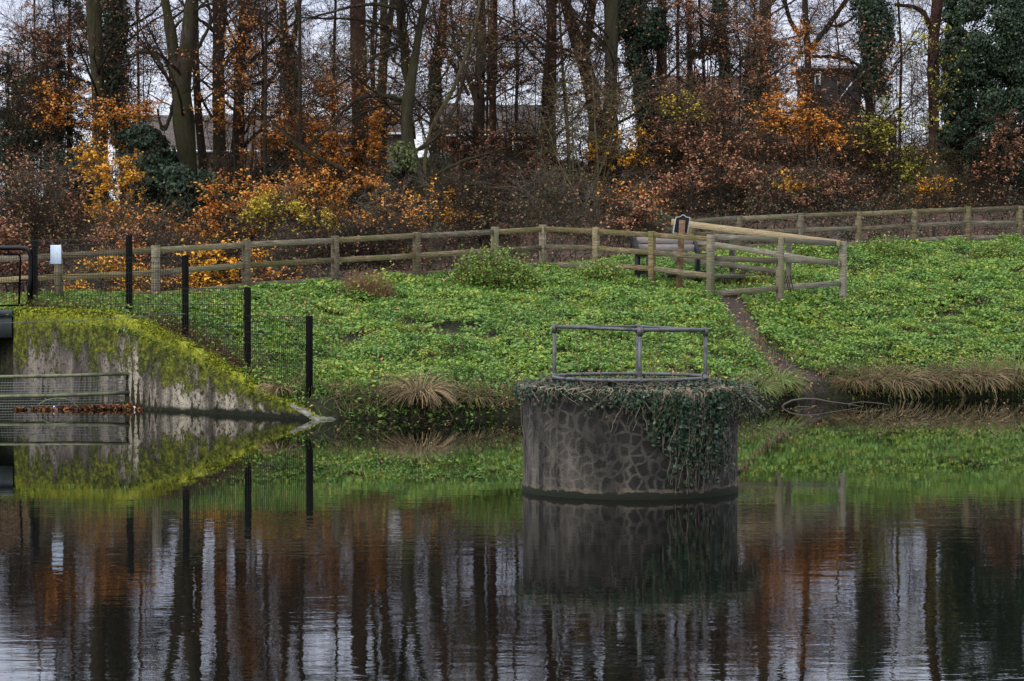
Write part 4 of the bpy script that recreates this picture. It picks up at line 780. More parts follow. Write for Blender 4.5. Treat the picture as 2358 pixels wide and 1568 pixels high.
def shrub(name, label, cat, blobs, Y, leaf, nl, bk='twig', nst=5, ntg=22, lsz=.088, sub=(5, 4), base=None, flat=.35, group='shrubs and saplings in the wood', lay=True, clumpy=.42, thick=1.0):
    """blobs: list of (px,py,rx,ry) crowns. limbs run from the foot to points inside the crowns"""
    k_ = deep(Y) / Y; Y = deep(Y); lsz *= k_
    bx = base if base else blobs[0][0]; c0 = P(bx, 500, Y); hi_ = min(b_[1] for b_ in blobs) < 215
    if hi_: sub = (4, 3); nl = int(nl * .75)
    if leaf == 'mixed': nl = int(nl * .6)
    zb = float(gz(c0[0], Y)) - .1; foot = np.array([c0[0], Y, zb]); root = thing(name, foot, label, cat, group); m = MB(); G1 = []
    for (px, py, rx, ry) in blobs:
        c = P(px, py, Y); rX = rx / F * Y; rZ = ry / F * Y; ar = rx * ry / 6000; nl_ = int(np.clip(ar * 3, 1, 5)); s = np.linspace(0, 1, 14)[None, :, None]
        wig = lambda k, K, amp: np.cumsum(rng.normal(size=(k, K, 3)) * amp, 1) * np.linspace(0, 1, K)[None, :, None]
        A = foot + rng.normal(size=(nl_, 3)) * [.25 + .10 * rX, .2, 0]; A[:, 2] = gz(A[:, 0], A[:, 1]) - .1; T = c + rng.uniform(-1, 1, (nl_, 3)) * [rX * .7, .5, 0]; T[:, 2] = c[2] + rZ * rng.uniform(.2, .9, nl_)
        M_ = A * .5 + T * .5 + rng.normal(size=(nl_, 3)) * [.25, .2, .1]; ld = (1 - s) ** 2 * A[:, None] + 2 * s * (1 - s) * M_[:, None] + s ** 2 * T[:, None] + wig(nl_, 14, .035)
        V_, F_ = tubes(ld, np.linspace(.032, .008, 14)[None] * rng.uniform(.6, 1.3, (nl_, 1)) * thick, 5); m.add(V_, F_)
        n = max(8, int(ntg * ar * 1.5)); u = unit(rng.normal(size=(n, 3))) * rng.uniform(.35, 1.15, (n, 1)) ** .6; T = c + u * [rX, min(rX, 1.6) * .8, rZ]; k = rng.integers(0, nl_, n)
        zz_ = ld[k][:, :, 2]; tgt = T[:, 2] - np.hypot(T[:, 0] - c[0], T[:, 1] - c[1]) * .45; ix = np.clip(np.argmin(np.abs(zz_ - tgt[:, None]), 1), 4, 13); B_0 = ld[k, ix]
        s = np.linspace(0, 1, 10)[None, :, None]; M_ = B_0 * .5 + T * .5 + rng.normal(size=(n, 3)) * .14; pts = (1 - s) ** 2 * B_0[:, None] + 2 * s * (1 - s) * M_[:, None] + s ** 2 * T[:, None] + wig(n, 10, .028); G1.append(pts)
    G1 = np.concatenate(G1); R1 = np.linspace(.014, .005, 10)[None] * rng.uniform(.5, 1.3, (len(G1), 1)) * thick; V_, F_ = tubes(G1, R1, 4); m.add(V_, F_)
    a_, d_, r_ = sprout(G1, R1, sub[0], .15, 1, .95, flat, 0); g3, g4 = grow(a_, d_, rng.uniform(.3, .9, len(a_)) * k_, .0075 * k_, .0035 * k_, 5, .17, 0, flat); V_, F_ = tubes(g3, g4, 3); m.add(V_, F_)
    a_, d_, r_ = sprout(g3, g4, sub[1], .1, 1, .7, flat, 0); g5, g6 = grow(a_, d_, rng.uniform(.15, .5, len(a_)) * k_, .005 * k_, .0025 * k_, 3, .2, 0, flat); V_, F_ = tubes(g5, g6, 3); m.add(V_, F_)
    m.build('stems', BK[bk], root)
    if nl:
        lf_ = rng.random(len(G1)) < .45; par = np.arange(len(g5)) // sub[1] // sub[0]; C = on_twigs(g5[lf_[par]], 12, .05); inside = np.zeros(len(C), bool)
        for (px, py, rx, ry) in blobs:
            c = P(px, py, Y); d2_ = ((C[:, 0] - c[0]) / (rx / F * Y * 1.05)) ** 2 + ((C[:, 2] - c[2]) / (ry / F * Y * 1.05)) ** 2; inside |= rng.random(len(C)) < np.exp(-d2_ ** 1.5)
        C = C[inside | (rng.random(len(C)) < .05)]; C = C[rng.permutation(len(C))]; nn = vnoise(C[:, 0] * 1.4, C[:, 2] * 3.4 + C[:, 1], 1.0, 5) * .6 + vnoise(C[:, 0] * 3.1, C[:, 2] * 6 + C[:, 1], 1.0, 6) * .4; C = C[nn > clumpy - .08][:nl]
        V_, F_ = leaf_quads(C, lsz, .55); NLEAF[0] += len(C); link_mesh('foliage', V_, F_, LM[leaf], root)
    return root
def mass(name, label, cat, blobs, Y, leaf, n, lsz=.10, bk='dark', group='evergreen masses in the wood', depth=1.0, trunk=None):
    """dense evergreen crown: leaves over many overlapping lumps plus inner stems"""
    k_ = deep(Y) / Y; Y = deep(Y); lsz *= k_
    c0 = P(blobs[0][0], 500, Y); zb = float(gz(c0[0], Y)) - .1; root = thing(name, (c0[0], Y, zb), label, cat, group); area = np.array([b[2] * b[3] for b in blobs], float); area /= area.sum(); Cs = []; Ns = []; m = MB()
    for (px, py, rx, ry), w__ in zip(blobs, area):
        c = P(px, py, Y); rX, rZ = rx / F * Y, ry / F * Y; nl_ = max(10, int(34 * w__ * len(blobs))); u = unit(rng.normal(size=(nl_, 3))); lc = c + u * [rX * .62, min(rX, 1.3) * .7 * depth, rZ * .66]; lr = rng.uniform(.16, .36, nl_) * min(rX, rZ) + .08
        nn = int(n * w__); k = rng.integers(0, nl_, nn); v = unit(rng.normal(size=(nn, 3)) + [0, -.35, .1]); rr = lr[k][:, None] * rng.uniform(.75, 1.08, (nn, 1)); Cs.append(lc[k] + v * rr * [1.2, 1, .85]); Ns.append(v)
        s = np.linspace(0, 1, 8)[None, :, None]; A = np.tile(np.array([c[0], Y, zb]), (nl_, 1)) + rng.normal(size=(nl_, 3)) * [.1, .1, 0]; mid = A * .4 + lc * .6; mid[:, :2] = A[:, :2] * .8 + lc[:, :2] * .2
        pts = (1 - s) ** 2 * A[:, None] + 2 * s * (1 - s) * mid[:, None] + s ** 2 * lc[:, None]; pts[:, 1:-1] += rng.normal(size=(nl_, 6, 3)) * .05; pts = pts[:6]; V_, F_ = tubes(pts, np.linspace(.05, .012, 8)[None].repeat(len(pts), 0), 5); m.add(V_, F_)
    m.build('stems', BK[bk], root); C = np.concatenate(Cs); V_, F_ = leaf_quads(C, lsz, .6, np.concatenate(Ns), .8); NLEAF[0] += len(C); link_mesh('foliage', V_, F_, LM[leaf], root); return root

# --- big trunks, left to right (px, py, width) from the top of the photo downwards
tree('beech_tree', 'tall straight beech with pale green mossy trunk, left of the ivy-covered trunk', 'tree', [[(214, 0, 34), (226, 200, 29), (229, 420, 28), (232, 540, 30)]], 68, 'green', 10, 5.5, leaf='rust', nl=700)
tree('beech_tree', 'dark trunk wrapped in thick ivy directly beside the pale green mossy beech', 'tree', [[(268, 0, 34), (263, 180, 30), (270, 300, 30), (290, 380, 26)]], 70, 'brown', 8, 6, ivy=([(266, -60, 34), (262, 150, 32), (268, 270, 26), (284, 345, 22), (300, 400, 20)], 9000), leaf='rust', nl=400)
tree('beech_tree', 'stout mossy twin-stemmed beech before the left house roof', 'tree', [[(442, 0, 28), (430, 110, 34), (418, 200, 44), (424, 300, 48), (436, 400, 40), (442, 520, 40)], [(380, 0, 20), (396, 90, 26), (404, 170, 30), (412, 240, 24)]], 66, 'green', 14, 6, leaf='rust', nl=500,
     brs=[[(396, 200, 9), (350, 110, 6), (310, 120, 4), (285, 145, 3)], [(450, 120, 8), (490, 50, 7), (475, -10, 5)], [(400, 230, 8), (385, 300, 8), (372, 305, 6), (362, 250, 4)]])
tree('slender_tree', 'dark slender stem close behind the twin-stemmed beech', 'tree', [[(452, 0, 10), (450, 120, 16), (456, 260, 16), (470, 400, 20)]], 78, 'dark', 6, 6)
tree('beech_tree', 'straight grey-brown trunk with a doubled upper stem right of the twin-stemmed beech', 'tree', [[(502, 0, 26), (503, 200, 27), (505, 330, 30), (512, 430, 36)], [(517, 0, 12), (514, 80, 12), (508, 170, 10)]], 70, 'brown', 10, 6, leaf='rust', nl=500, brs=[[(516, 150, 8), (545, 115, 5), (575, 60, 4), (590, 0, 3)]])
tree('oak_tree', 'dark crooked trunk with forking limbs before the bright gap of sky', 'tree', [[(566, 0, 22), (556, 100, 22), (551, 180, 24), (549, 300, 26), (545, 420, 30)]], 72, 'dark', 16, 6, leaf='rust', nl=700,
     brs=[[(558, 215, 9), (590, 190, 7), (625, 185, 6), (652, 150, 5)], [(558, 160, 12), (590, 130, 9), (630, 90, 7), (680, 50, 5)], [(556, 340, 10), (580, 320, 8), (620, 280, 6), (660, 230, 4)], [(556, 90, 8), (600, 40, 6), (640, 20, 4)]])
tree('slender_tree', 'very thin upright stem standing against the bright sky gap', 'tree', [[(614, 0, 6), (612, 150, 7), (610, 300, 8), (612, 420, 9)]], 64, 'twig', 8, 5.5, leaf='orange', nl=350, tops=13)
tree('beech_tree', 'curved trunk with ivy clinging below its bend', 'tree', [[(650, 0, 16), (656, 90, 18), (668, 180, 22), (674, 300, 24)], [(690, 0, 12), (684, 50, 12), (668, 130, 14)]], 76, 'green', 9, 6, ivy=([(658, 90, 12), (668, 160, 18), (672, 230, 18)], 2500), leaf='rust', nl=500)
tree('slender_tree', 'thin straight grey stem rising in front of the orange foliage', 'tree', [[(690, 0, 7), (691, 250, 8), (692, 400, 9), (694, 540, 10)]], 61, 'twig', 7, 5, leaf='rust', nl=300, tops=13)
tree('pine_tree', 'thick straight red-brown conifer trunk left of centre', 'tree', [[(823, 0, 34), (825, 120, 37), (829, 260, 36), (831, 360, 38)]], 76, 'red', 5, 8, tops=18)
tree('slender_tree', 'thin mossy stem just right of the red-brown conifer trunk', 'tree', [[(866, 0, 10), (856, 100, 10), (860, 230, 12)]], 80, 'green', 6, 6, leaf='lime', nl=500)
tree('birch_tree', 'pale yellowish trunk between the red-brown conifer and the forked mossy tree', 'tree', [[(884, 0, 16), (884, 120, 20), (878, 230, 24)], [(904, 0, 14), (896, 70, 14), (886, 150, 12)]], 79, 'pale', 8, 6, leaf='lime', nl=800)
tree('forked_beech', 'nearest mossy green tree, forked in a V with long arching limbs, centre left', 'tree', [[(980, 0, 14), (966, 60, 17), (958, 120, 18), (950, 165, 22), (944, 200, 30), (937, 250, 28), (936, 310, 26), (948, 370, 34), (964, 420, 44), (968, 475, 50)], [(917, 0, 17), (922, 60, 15), (930, 120, 15), (932, 160, 18), (940, 195, 14)]], 61, 'green', 12, 4.6, bl=(1.5, 3.2), tops=14,
     brs=[[(925, 232, 9), (900, 218, 8), (858, 215, 7), (822, 222, 6), (790, 255, 5), (760, 290, 4), (720, 330, 3)], [(925, 238, 6), (880, 240, 5), (830, 262, 4), (790, 290, 3)], [(915, 18, 9), (880, 8, 8), (830, 10, 6), (770, 25, 5), (720, 40, 3)], [(900, 62, 7), (850, 46, 7), (800, 40, 6), (740, 44, 4), (690, 40, 3)],
          [(928, 105, 6), (905, 105, 5), (870, 120, 4), (820, 170, 4), (760, 210, 3), (690, 250, 2)], [(960, 455, 16), (900, 445, 13), (850, 425, 12), (800, 395, 11), (760, 370, 9), (720, 365, 8), (690, 345, 6), (640, 290, 5), (590, 245, 4)],
          [(955, 350, 9), (990, 330, 8), (1030, 290, 7), (1060, 220, 6), (1085, 100, 5)], [(980, 470, 12), (1040, 440, 10), (1080, 420, 8), (1110, 420, 6), (1160, 430, 4)], [(975, 430, 10), (1010, 400, 9), (1060, 370, 7), (1110, 360, 5), (1180, 335, 3)],
          [(942, 145, 6), (975, 60, 5), (965, 20, 4)], [(945, 120, 7), (920, 90, 6), (905, 60, 5)], [(925, 155, 5), (905, 140, 4), (895, 110, 4)]])
tree('leaning_stem', 'pale grey stem leaning to the right across the centre trunks', 'tree', [[(1100, 55, 6), (1082, 100, 8), (1062, 160, 9), (1040, 215, 10), (1010, 262, 10), (985, 310, 9), (975, 400, 9)]], 62.5, 'pale', 6, 5, bl=(.8, 1.8), tops=0)
tree('beech_tree', 'slightly bent trunk with ivy low down, behind the leaning pale stem', 'tree', [[(1022, 0, 18), (1018, 90, 17), (1006, 150, 20), (1000, 210, 22), (1003, 330, 24)]], 75, 'brown', 9, 6, ivy=([(1016, 80, 12), (1004, 150, 15), (1000, 250, 18)], 1800), leaf='rust', nl=900,
     brs=[[(1012, 110, 10), (1040, 140, 9), (1060, 180, 9), (1080, 220, 8)]])
tree('oak_tree', 'ivy-flecked trunk with a leaning second limb near the centre house roof', 'tree', [[(1108, 0, 18), (1109, 100, 22), (1104, 200, 26), (1102, 330, 26), (1108, 480, 28)], [(1046, 100, 8), (1072, 165, 10), (1092, 215, 14), (1102, 260, 12)]], 68, 'brown', 12, 5.5, leaf='rust', nl=2200)
tree('pine_tree', 'straight red-brown trunk just right of the ivy-flecked centre trunk', 'tree', [[(1137, 0, 18), (1137, 120, 17), (1134, 220, 17), (1136, 340, 18)]], 74, 'red', 8, 6, leaf='rust', nl=1500)
tree('oak_tree', 'dark trunk at the right end of the centre house roof', 'tree', [[(1272, 0, 22), (1270, 100, 26), (1264, 200, 32), (1262, 320, 38)]], 71, 'brown', 13, 5.5, leaf='rust', nl=2400)
tree('beech_tree', 'big forking dark trunk in a Y shape right of centre', 'tree', [[(1300, 0, 22), (1318, 60, 26), (1334, 110, 34), (1356, 180, 36), (1370, 250, 36), (1376, 360, 38)], [(1366, 0, 18), (1356, 60, 22), (1346, 120, 24), (1350, 170, 20)]], 72, 'brown', 12, 6, leaf='rust', nl=1600)
tree('slender_tree', 'thin mossy stem between the dark trunk and the Y-shaped trunk', 'tree', [[(1290, 60, 5), (1296, 160, 7), (1302, 250, 8), (1310, 350, 8)]], 67, 'green', 6, 5, tops=0, bl=(1, 2))
tree('ash_tree', 'broad pale grey-brown trunk flaring at its base, before the ivy-clad tree', 'tree', [[(1406, 0, 30), (1408, 120, 30), (1404, 260, 32), (1400, 360, 34), (1392, 420, 52)]], 67, 'green', 10, 6, leaf='rust', nl=700)
tree('ivy_tree', 'tall tree smothered in dark hanging ivy right of centre', 'tree', [[(1452, 0, 18), (1470, 150, 18), (1482, 300, 20), (1490, 420, 20)]], 70, 'dark', 8, 7, leaf='rust', nl=300, ivy=([(1450, -60, 40), (1455, 40, 36), (1466, 120, 26), (1478, 190, 22), (1488, 260, 30), (1500, 320, 30)], 11000))
mass('ivy_clump', 'dark ivy bunch hanging beside the red-brown trunk right of centre', 'ivy', [(1500, 75, 38, 45), (1420, 60, 24, 40), (1520, 40, 20, 30)], 69.5, 'dark', 6000)
tree('pine_tree', 'straight red-brown trunk immediately right of the ivy-smothered tree', 'tree', [[(1525, 0, 21), (1525, 110, 21), (1524, 210, 22)]], 74, 'red', 6, 6.5, leaf='rust', nl=1500)
tree('pine_tree', 'narrow red-brown trunk standing alone in the sky gap right of centre', 'tree', [[(1585, 0, 13), (1587, 90, 13), (1589, 180, 14)]], 80, 'red', 8, 6, leaf='rust', nl=2400)
tree('ivy_tree', 'leaning trunk with ragged ivy and dark side branches', 'tree', [[(1662, 0, 18), (1660, 60, 20), (1668, 150, 20), (1672, 240, 22)]], 78, 'dark', 12, 6, ivy=([(1662, -40, 16), (1655, 60, 20), (1668, 140, 14), (1670, 200, 14)], 3500), leaf='rust', nl=900)
mass('ivy_clump', 'flat dark evergreen spray left of the leaning ivy trunk', 'ivy', [(1635, 105, 34, 22), (1600, 125, 26, 10)], 76, 'dark', 1800)
tree('oak_tree', 'thick brown trunk with dense greenish ivy low down, right of the leaning ivy trunk', 'tree', [[(1762, 0, 28), (1760, 80, 28), (1752, 180, 26), (1755, 330, 28)]], 72, 'brown', 12, 6, ivy=([(1745, 110, 26), (1738, 180, 24), (1742, 260, 22), (1758, 330, 18)], 6000), leaf='rust', nl=1200,
     brs=[[(1770, 190, 6), (1750, 130, 5), (1735, 60, 5), (1740, -10, 4)]])
tree('oak_tree', 'branching trunk with bright orange leaves in front of the dark dormer', 'tree', [[(1853, 0, 14), (1858, 90, 14), (1862, 170, 14), (1866, 320, 14)], [(1806, 0, 10), (1820, 50, 11), (1845, 85, 11)]], 76, 'brown', 10, 6, leaf='orange', nl=1200,
     brs=[[(1866, 115, 12), (1900, 70, 11), (1935, 20, 10), (1960, -20, 8)], [(1870, 130, 8), (1920, 130, 7), (1965, 145, 6)], [(1900, 60, 6), (1940, 60, 5), (1990, 20, 5)]])
tree('ivy_tree', 'ivy-bushy tree between the dark dormer and the bright sky gap on the right', 'tree', [[(1988, 0, 16), (1998, 120, 16), (2004, 260, 18)]], 74, 'dark', 10, 5.5, leaf='rust', nl=500, ivy=([(1990, -50, 26), (2010, 40, 44), (2022, 90, 40), (2008, 150, 26), (2004, 190, 34), (2020, 220, 40)], 9000),
     brs=[[(1990, 160, 7), (1940, 125, 6), (1900, 128, 4)]])
tree('oak_tree', 'reddish thick trunk against the sky beside the dark ivy wall', 'tree', [[(2160, 0, 30), (2150, 80, 24), (2146, 160, 22), (2150, 300, 24)]], 74, 'red', 8, 6, leaf='yellow', nl=600, brs=[[(2142, 66, 12), (2128, 25, 11), (2100, 12, 9), (2060, 12, 7)]])
rs = np.random.default_rng(21)
for x0, x1, k_, lb in ((20, 330, 4, 'thin dark trunk among the crowded stems at the back of the wood, upper left'), (470, 780, 4, 'thin dark trunk at the back of the wood against the left sky gaps'), (900, 1290, 6, 'thin dark trunk at the back of the wood behind the centre trees'), (1420, 1800, 5, 'thin dark trunk at the back of the wood between the red-brown trunks'), (1880, 2170, 4, 'thin dark trunk at the back of the wood around the right sky gap')):
    for k in range(k_):
        xx = x0 + (x1 - x0) * (k + rs.uniform(.1, .9)) / k_; wv = rs.uniform(-14, 14, 3); wd_ = rs.uniform(4, 8)
        tree('back_trunk', lb, 'tree', [[(xx + wv[0], 0, wd_ * .8), (xx + wv[1] * .6, 130, wd_), (xx, 260, wd_ * 1.1), (xx + wv[2] * .4, 400, wd_ * 1.2)]], 78 + rs.uniform(0, 9), 'dark', 6, 6, bl=(1.2, 3.0), leaf='rust', nl=150, group='thin trunks at the back of the wood')
# --- the far left evergreens
def conifer(name, label, px, Y, ytop, ybot, w_, n):
    Y = deep(Y)
    c = P(px, ytop, Y); b = P(px, ybot, Y); zb = float(gz(b[0], Y)); root = thing(name, (b[0], Y, zb), label, 'tree', 'dark conifers'); m = MB(); m.tube([(b[0], Y, zb - .2), (c[0], Y, c[2])], [.16, .03], 8); m.build('trunk', BK['dark'], root, True)
    nb_ = 150; f = rng.random(nb_); z = b[2] + (c[2] - b[2]) * f; L = w_ / F * Y * (1.1 - .65 * f) * rng.uniform(.6, 1.1, nb_); an = rng.uniform(0, 2 * math.pi, nb_); g1, g2 = grow(np.stack([b[0] + (c[0] - b[0]) * f, np.full(nb_, Y), z], -1), np.stack([np.cos(an), np.sin(an), .05 + 0 * an], -1), L, .02, .004, 7, .08, -.05); V_, F_ = tubes(g1, g2, 3); link_mesh('branches', V_, F_, BK['dark'], root)
    a_, d_, _ = sprout(g1, g2, 7, .1, 1, .8, .3, -.1); g3, _ = grow(a_, d_, .45, .004, .002, 4, .1, -.1); C = on_twigs(g3, max(1, n // len(a_)), .05); V_, F_ = leaf_quads(C, .13, .7, None, .35); NLEAF[0] += len(C); link_mesh('foliage', V_, F_, LM['conifer'], root)
conifer('conifer_tree', 'dark drooping conifer against the sky left of the green mossy beech', 160, 74, -160, 330, 78, 16000)
conifer('conifer_tree', 'dark conifer low at the left frame edge', 18, 72, 120, 480, 55, 9000)
conifer('conifer_tree', 'dark conifer directly behind the yellow sapling at left', 110, 78, 60, 420, 60, 8000)
mass('holly_bush', 'dark holly mass under the left house', 'bush', [(370, 400, 62, 80), (345, 330, 45, 35), (360, 500, 60, 70)], 67, 'dark', 15000)
mass('ivy_bush', 'dark greyish-green bush left of the thin stems near the left house', 'bush', [(650, 330, 45, 60), (640, 410, 70, 50)], 70, 'dark', 6000)
mass('yew_tree', 'massive dark green ivy-clad column at the right frame edge', 'tree', [(2290, 60, 85, 150), (2320, 220, 80, 120), (2270, 310, 70, 90), (2360, 120, 60, 200), (2340, 340, 60, 110), (2250, 150, 50, 90)], 66, 'dark', 70000, .08)
mass('yew_tree', 'narrower dark green ivy column left of the massive one', 'tree', [(2205, 20, 30, 110), (2200, 130, 34, 90), (2205, 220, 44, 90), (2200, 320, 44, 60)], 68, 'dark', 27000)
mass('laurel_bush', 'dark evergreen bush behind the right-hand fence below the ivy columns', 'bush', [(2180, 440, 110, 70), (2300, 430, 90, 90), (2240, 520, 130, 50)], 71, 'dark', 17000)
mass('laurel_bush', 'dark green bush behind the sign and bench', 'bush', [(1640, 465, 120, 60), (1720, 520, 120, 40)], 69, 'dark', 11000)
mass('laurel_bush', 'dark green undergrowth behind the new handrail', 'bush', [(1880, 500, 110, 55), (2000, 500, 90, 50), (1800, 380, 60, 50)], 72, 'dark', 9000)
mass('laurel_bush', 'dark evergreen patch low in the far-left wood', 'bush', [(70, 500, 110, 50), (150, 400, 60, 60)], 71, 'dark', 7000)
mass('holly_bush', 'small grey-green holly before the forked mossy beech', 'bush', [(925, 350, 34, 26), (940, 380, 26, 20)], 60.4, 'olive', 900, .08)
mass('ivy_bush', 'dark shaded bush below the centre house', 'bush', [(1120, 390, 110, 50), (1240, 400, 90, 40), (1010, 400, 50, 50)], 73, 'dark', 7000)
mass('ivy_bush', 'dark bush at the foot of the Y-shaped trunk', 'bush', [(1500, 400, 60, 70), (1560, 330, 60, 60), (1560, 250, 60, 40)], 74, 'dark', 8000)

# --- autumn shrubs and young beeches
SH = [
 ('beech_sapling', 'young beech with golden yellow and orange leaves before the mossy beech trunk at left', [(225, 375, 50, 45), (275, 410, 60, 50), (265, 480, 70, 50)], 61, 'amber', 3600),
 ('beech_sapling', 'rust-orange beech sprays high across the pale mossy trunk at left', [(140, 220, 70, 40), (235, 265, 60, 35), (120, 260, 60, 35)], 63, 'orange', 2000),
 ('beech_sapling', 'sparse reddish beech at the upper left frame edge', [(60, 140, 110, 90), (120, 60, 100, 60)], 72.5, 'rust', 2400),
 ('beech_sapling', 'rust-brown thicket on the lower left behind the gate', [(90, 430, 110, 70), (60, 530, 90, 50), (180, 520, 70, 40)], 60, 'rust', 3400),
 ('beech_sapling', 'bright orange beech foliage between the two stout trunks, above the fence', [(560, 450, 90, 45), (520, 510, 110, 45), (640, 490, 60, 45)], 59, 'orange', 6000),
 ('beech_sapling', 'glowing orange shrub seen through the fence rails behind the mesh fence', [(480, 620, 90, 45), (560, 590, 80, 45), (430, 670, 80, 25)], 55, 'amber', 4600),
 ('beech_sapling', 'yellow-orange shrub low behind the white notice and mesh fence', [(250, 630, 70, 40), (200, 665, 60, 25), (320, 650, 60, 30)], 53, 'amber', 3000),
 ('beech_sapling', 'rusty twiggy shrub behind the first timber post at left', [(330, 560, 70, 40), (260, 560, 60, 35)], 57, 'rust', 1800),
 ('beech_sapling', 'broad orange beech spreading under the forked mossy tree', [(760, 340, 100, 50), (840, 350, 70, 50), (700, 300, 70, 40), (790, 400, 80, 35), (860, 280, 60, 35)], 63, 'orange', 9000),
 ('beech_sapling', 'rust-orange beech behind the red-brown conifer trunk', [(760, 230, 90, 50), (860, 250, 90, 40), (680, 250, 60, 40), (740, 180, 60, 40)], 68, 'orange', 5200),
 ('beech_sapling', 'rusty beech leaves hanging beside the curved trunk', [(745, 160, 50, 60), (640, 120, 60, 60)], 72, 'rust', 1800),
 ('beech_sapling', 'yellow shrub low between the thin grey stem and the forked beech', [(720, 480, 60, 35), (780, 450, 50, 30)], 62, 'yellow', 1500),
 ('beech_sapling', 'golden sprig cluster under the orange beech at centre left', [(600, 500, 40, 25), (620, 460, 40, 25)], 58.5, 'yellow', 900),
 ('beech_sapling', 'russet twiggy beech just below the centre house roof', [(1120, 350, 100, 50), (1040, 310, 60, 60), (1190, 330, 60, 40)], 67, 'rust', 3000),
 ('beech_sapling', 'loose russet sprays high in front of the centre trunks', [(1170, 120, 110, 90), (1060, 60, 90, 60)], 69, 'rust', 3600),
 ('hazel_shrub', 'tangled brown hazel behind the fence between centre and the forked beech', [(1060, 450, 130, 70), (1180, 430, 100, 70)], 65, 'rust', 1800),
 ('hazel_shrub', 'brown twiggy thicket behind the fence corner', [(1300, 430, 120, 80), (1390, 470, 90, 60)], 66, 'rust', 2200),
 ('maple_sapling', 'yellow-orange maple tuft at the foot of the broad pale trunk', [(1368, 348, 28, 28), (1455, 330, 45, 60), (1440, 380, 50, 40)], 64.5, 'amber', 1500),
 ('beech_sapling', 'russet beech mass right of the ivy-smothered tree', [(1600, 280, 90, 70), (1550, 220, 60, 40), (1680, 240, 80, 60)], 68, 'rust', 2800),
 ('beech_sapling', 'dense russet beech behind the information board', [(1600, 370, 110, 60), (1520, 330, 60, 50), (1700, 360, 90, 60)], 65, 'rust', 3400),
 ('beech_sapling', 'low russet beech over the bench fence', [(1740, 440, 110, 55), (1620, 430, 80, 50), (1840, 450, 90, 60)], 63.5, 'rust', 3400),
 ('maple_sapling', 'small yellow-green sapling among the russet beeches', [(1560, 230, 50, 30), (1590, 260, 60, 30)], 66.5, 'yellow', 500),
 ('beech_sapling', 'tall flame-orange young beech rising in front of the dark dormer', [(1850, 50, 32, 45), (1862, 120, 30, 45), (1845, 195, 26, 45), (1835, 265, 60, 30)], 64, 'orange', 4000),
 ('beech_sapling', 'orange and gold beech sprays under the flame-orange sapling', [(1830, 280, 90, 30), (1920, 305, 90, 35), (1790, 255, 50, 35)], 63, 'orange', 5200),
 ('beech_sapling', 'gold-tipped branch low at right of the russet beeches', [(1795, 415, 40, 20), (1830, 430, 30, 14)], 61.5, 'amber', 700),
 ('beech_sapling', 'russet shrub right of centre above the right fence', [(1930, 390, 110, 70), (1880, 340, 80, 50), (1990, 450, 80, 50)], 66, 'rust', 3000),
 ('hazel_shrub', 'yellow-green hazel with arching pale stems', [(2030, 340, 60, 80), (2080, 400, 60, 60), (2020, 280, 50, 50)], 65.5, 'lime', 2200),
 ('maple_sapling', 'orange-yellow maple tuft just above the right-hand fence', [(2130, 450, 48, 26), (2110, 470, 40, 18), (2150, 430, 36, 22)], 64.5, 'amber', 1500),
 ('maple_sapling', 'sparse lemon-yellow leaves beside the dark ivy columns', [(2140, 90, 70, 30), (2175, 190, 30, 90), (2130, 260, 40, 40)], 65, 'lime', 1300),
 ('beech_sapling', 'russet sprays high between the narrow red trunks', [(1570, 60, 80, 60), (1660, 80, 80, 60)], 70, 'rust', 3000),
 ('beech_sapling', 'russet twigs before the thick brown trunk at upper right', [(1770, 120, 80, 80), (1720, 60, 60, 50)], 69, 'rust', 2400),
 ('beech_sapling', 'orange sprinkling across the dark crooked trunk', [(560, 130, 60, 110), (620, 250, 60, 40), (480, 250, 50, 40), (540, 270, 60, 30)], 66, 'orange', 2400),
 ('beech_sapling', 'russet shrub under the ivy column at right edge', [(2290, 370, 60, 40), (2330, 300, 40, 50)], 63.5, 'rust', 1200),
 ('bramble_thicket', 'dull brown bramble thicket behind the right half of the fence', [(1960, 520, 120, 40), (2150, 530, 120, 36), (2300, 500, 90, 50)], 68, 'rust', 2400),
]
